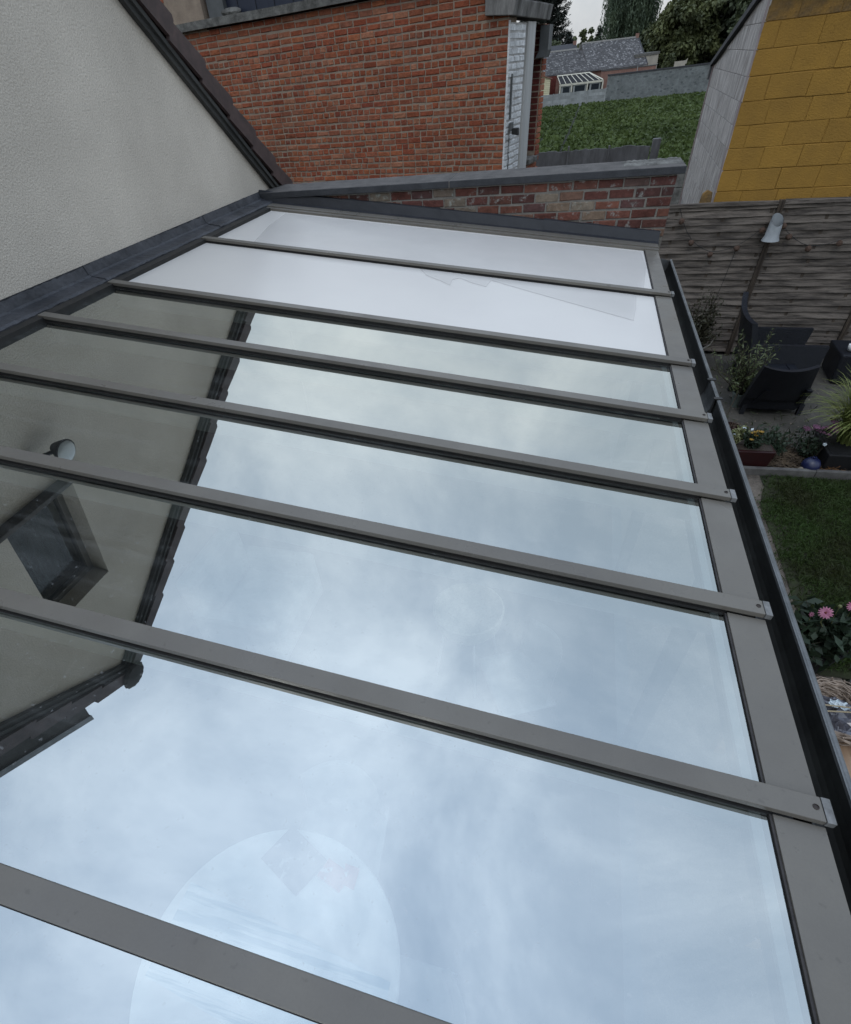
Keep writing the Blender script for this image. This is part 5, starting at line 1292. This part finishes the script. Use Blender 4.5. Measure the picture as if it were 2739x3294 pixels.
b = MB(); b.box(2.80, 3.5, 5.5, 5.93, .215, .225); obj('earth', b, M['pot_black'], db)
def grass_clump(name, label, c, nb, Lr, mt, w=.013, zb=.22):
    t = thing(name, label, 'grass', (c[0], c[1], zb)); V, F = [], []
    base = Vector((c[0], c[1], zb))
    for _ in range(nb):
        a = rnd.uniform(0, 2 * PI); L_ = rnd.uniform(*Lr); out = rnd.uniform(.35, 1.0); h = L_ * math.sqrt(max(.05, 1 - (out * .72) ** 2)); d = Vector((math.cos(a), math.sin(a), 0)); sd_ = Vector((-d.y, d.x, 0)) * w * .5
        o0 = len(V); ns = 6; bx = base + Vector((rnd.gauss(0, .035), rnd.gauss(0, .035), 0))
        for i in range(ns + 1):
            u = i / ns; p = bx + d * (L_ * .75 * out * u ** 1.2) + Vector((0, 0, h * (1.55 * u - .95 * u * u * out - .1 * u ** 3))); ww = (1 - u ** 2 * .9)
            V += [p - sd_ * ww - t.location, p + sd_ * ww - t.location]
        for i in range(ns): F.append((o0 + 2 * i, o0 + 2 * i + 1, o0 + 2 * i + 3, o0 + 2 * i + 2))
    me = mesh_from('blades', V, F, mt); o = bpy.data.objects.new('blades', me); COL.objects.link(o); o.parent = t
    return t
grass_clump('ornamental_grass', 'yellowish green arching ornamental grass at the right edge', (3.02, 5.75), 1000, (.35, .85), M['blade'])
se = thing('pink_sedum', 'mauve pink sedum flower heads in front of the ornamental grass', 'plant', (2.78, 5.74, .3))
tips = [(2.74 + rnd.gauss(0, .07), 5.68 + rnd.gauss(0, .05), .42 + rnd.gauss(0, .03)) for _ in range(16)]
branches(se, (2.82, 5.75, .29), tips, .004, M['stem'], .02)
for p in tips:
    b = MB()
    for _ in range(16):
        th = rnd.uniform(0, 6.28); r_ = .03 * math.sqrt(rnd.random()); b.ico((p[0] + r_ * math.cos(th), p[1] + r_ * math.sin(th), p[2] + .008 - r_ * .25), .0075, 1)
    obj('flower_head', b, M['sedum'], se)
foliage_on(se, (2.82, 5.75, .29), tips, 8, .04, .02, M['leaf_dark'])
se2 = thing('small_sedum', 'single faded mauve flower head left of the pink sedum', 'plant', (2.62, 5.80, 0)); b = MB(); b.tube([(2.60, 5.82, 0), (2.58, 5.76, .2), (2.57, 5.72, .36)], .004, 5); obj('stem', b, M['stem'], se2)
b = MB()
for _ in range(18): b.ico((2.57 + rnd.gauss(0, .018), 5.72 + rnd.gauss(0, .016), .365 + rnd.gauss(0, .006)), .008, 1)
obj('flower_head', b, M['sedum'], se2)
ors = thing('dried_plant', 'orange brown dried plant curled in front of the black planter', 'plant', (2.86, 5.45, 0)); b = MB()
for _ in range(46):
    x, y = 2.86 + rnd.gauss(0, .09), 5.455 + rnd.gauss(0, .012); a = rnd.uniform(0, 6.28); p = Vector((x, y, .015)); pts = [p]
    for j in range(5): a += rnd.uniform(-1, 1); p = p + Vector((math.cos(a) * .022, math.sin(a) * .008, rnd.uniform(-.004, .022))); pts.append(Vector((p.x, p.y, max(.012, p.z))))
    b.tube(pts, .0028, 4)
obj('dry_stems', b, M['orange_stem'], ors)
mst = MB()
for _ in range(130):
    x, y = 2.47 + rnd.gauss(0, .11), 5.62 + rnd.gauss(0, .10); a = rnd.gauss(0, .6); L_ = rnd.uniform(.05, .16); d = Vector((math.cos(a), math.sin(a), 0)) * L_ / 2; z = .02 + rnd.random() * .03
    if 5.46 < y < 5.9: mst.tube([Vector((x, y, z)) - d, Vector((x, y, z + rnd.uniform(0, .02))), Vector((x, y, z)) + d], .0035, 4)
mo = obj('mulch_twigs', mst, M['dry_stem'], None); mo['kind'] = 'stuff'

# ---------- dahlia in a black pot
da = thing('potted_dahlia', 'pink flowering dahlia with large dark leaves in a black pot', 'plant', (2.05, 2.88, 0))
pot(da, (2.06, 2.86, 0), .10, .135, .24, M['pot_black'])
tips = [(2.05 + rnd.gauss(0, .13), 2.86 + rnd.gauss(0, .12), rnd.uniform(.28, .54)) for _ in range(46)]
branches(da, (2.06, 2.86, .2), tips, .005, M['stem'], .05); foliage_on(da, (2.06, 2.86, .2), tips, 14, .10, .052, M['leaf_dark'], spread=.045, lo=.45)
def dahlia_flower(c, nrm, R_, petals=15, tiers=3):
    c = Vector(c); nrm = Vector(nrm).normalized(); a = nrm.cross(Vector((1, 0, 0))).normalized(); b_ = nrm.cross(a); m_ = MB()
    for t in range(tiers):
        rr = R_ * (1 - .24 * t); lift = .10 + .28 * t
        for k in range(petals - 2 * t):
            th = 2 * PI * (k + .4 * t) / (petals - 2 * t) + rnd.uniform(-.06, .06); d = a * math.cos(th) + b_ * math.sin(th); sd_ = nrm.cross(d); w_ = rr * .17
            p0 = c + d * rr * .12 + nrm * .001 * t; p1 = c + d * rr * .55 + nrm * rr * (lift * .5 + .05); p2 = c + d * rr + nrm * rr * lift * .75
            m_.add([p0 - sd_ * w_ * .4, p0 + sd_ * w_ * .4, p1 + sd_ * w_, p2 + sd_ * w_ * .35, p2 + d * rr * .05, p2 - sd_ * w_ * .35, p1 - sd_ * w_], [(0, 1, 2, 6), (6, 2, 3, 5), (5, 3, 4)])
    fo = obj('flower', m_, M['pink'], da, fixn=False); e_ = MB(); e_.ico(tuple(c + nrm * R_ * .16), R_ * .17, 2, (1, 1, 1), .1); obj('flower_centre', e_, M['pink_core'], fo)
vd = Vector((-.45, -.60, .62))
dahlia_flower((1.895, 2.79, .60), vd, .040); dahlia_flower((2.075, 2.88, .60), vd, .036); dahlia_flower((1.862, 2.84, .52), Vector((-.7, -.2, .5)), .018, 9, 2)
b = MB()
for p in ((1.895, 2.79, .60), (2.075, 2.88, .60), (1.862, 2.84, .52), (1.99, 2.86, .60), (2.10, 2.75, .50)): b.tube([(2.05, 2.86, .3), (p[0] + .03, p[1] + .03, p[2] - .12), (p[0] + .004, p[1] + .004, p[2] - .008)], .0035, 5)
for p in ((1.99, 2.86, .605), (2.10, 2.75, .505)): b.ico(p, .013, 2)
obj('flower_stalks', b, M['leaf_pale'], da)
gx = MB(); gx.ico((2.31, 2.7, .04), .05, 2, (1.2, .7, .5), .15); tag(obj('edge_stone', gx, M['kerb'], None, loc=(2.31, 2.7, .02)), 'grey stone on bare earth below the dahlia pot', 'stone')

# ---------- wooden table with wicker basket
tb = thing('wooden_table', 'light wooden plank table at the lower right edge under the basket', 'table', (1.75, 1.45, 0))
for k_ in range(9):
    x0 = 1.30 + k_ * .105; b = MB(); b.box(x0, x0 + .102, .85, 2.06, .715, .74); obj('plank', b, M['oak'], tb, bevel=.002)
b = MB(); b.box(1.29, 2.26, 2.062, 2.10, .66, .745); obj('end_rail', b, M['post'], tb, bevel=.004)
for x in (1.34, 2.18):
    for y in (.92, 2.0): b = MB(); b.box(x - .03, x + .03, y - .03, y + .03, 0, .714); obj('leg', b, M['oak'], tb)
wk = thing('wicker_wreath_basket', 'round wicker basket woven of grey twigs on the wooden table', 'basket', (1.628, 1.865, .74)); WC = (1.632, 1.865)
b = MB()
for k_ in range(30):
    lvl = k_ // 2; rr = .115 + .0052 * lvl * .9 + rnd.uniform(-.006, .006); zz = .750 + .011 * lvl * .72 + rnd.uniform(-.003, .003)
    if k_ > 21: rr = .185 + rnd.uniform(-.018, .008); zz = .80 + rnd.uniform(-.02, .05)
    ph = rnd.uniform(0, 6.28); nn_ = 46; fq = rnd.choice((9, 11, 13)); a0 = rnd.uniform(0, 6.28); span = rnd.uniform(4.0, 6.6)
    pts = [(WC[0] + (rr + .006 * math.sin(fq * th + ph)) * math.cos(th + a0), WC[1] + (rr + .006 * math.sin(fq * th + ph)) * math.sin(th + a0), zz + .006 * math.cos(fq * th + ph)) for th in [span * i / nn_ for i in range(nn_ + 1)]]
    b.tube(pts, .0046, 5)
obj('wicker_weave', b, M['twig'], wk)
b = MB()
for k_ in range(22):
    th = 2 * PI * k_ / 22; b.tube([(WC[0] + .09 * math.cos(th), WC[1] + .09 * math.sin(th), .745), (WC[0] + .165 * math.cos(th), WC[1] + .165 * math.sin(th), .775), (WC[0] + .188 * math.cos(th + .15), WC[1] + .188 * math.sin(th + .15), .845)], .004, 5)
obj('uprights', b, M['twig'], wk)
b = MB(); b.grid(lambda u, v: (WC[0] + (u - .5) * .22, WC[1] + (v - .5) * .22, .765 + .05 * nrg.random() * (1 - ((u - .5) ** 2 + (v - .5) ** 2) * 1.8)), 12, 12, (0, 0, -.002))
tag(obj('crumpled_film', b, M['plastic_film'], None, loc=(WC[0], WC[1], .77)), 'crumpled clear plastic film lying inside the wicker basket', 'plastic film')
b = MB(); b.grid(lambda u, v: (1.625 + (u - .5) * .062 + .010 * math.sin(v * 9), 1.905 + (v - .5) * .045 - .05 * (u - .3) ** 2 + .008 * math.sin(u * 14), .815 + .014 * nrg.random() + .02 * (u - .5)), 9, 6, (0, 0, -.0015))
tag(obj('torn_label', b, M['white_film'], None, loc=(1.615, 1.915, .815)), 'torn whitish label on the plastic film in the basket', 'label')
for (ya, yb, za, zb, nm) in ((1.838, 1.862, .865, .868, 'upper pale cane stick laid across the wicker basket'), (1.79, 1.845, .866, .872, 'lower pale cane stick laid across the wicker basket')):
    b = MB(); b.tube([(1.40, ya, za), (1.6, (ya + yb) / 2 + .003, (za + zb) / 2), (1.83, yb, zb)], .004, 6); tag(obj('cane_stick', b, M['cane'], None, loc=(1.6, ya, za)), nm, 'stick', 'cane sticks across the basket')
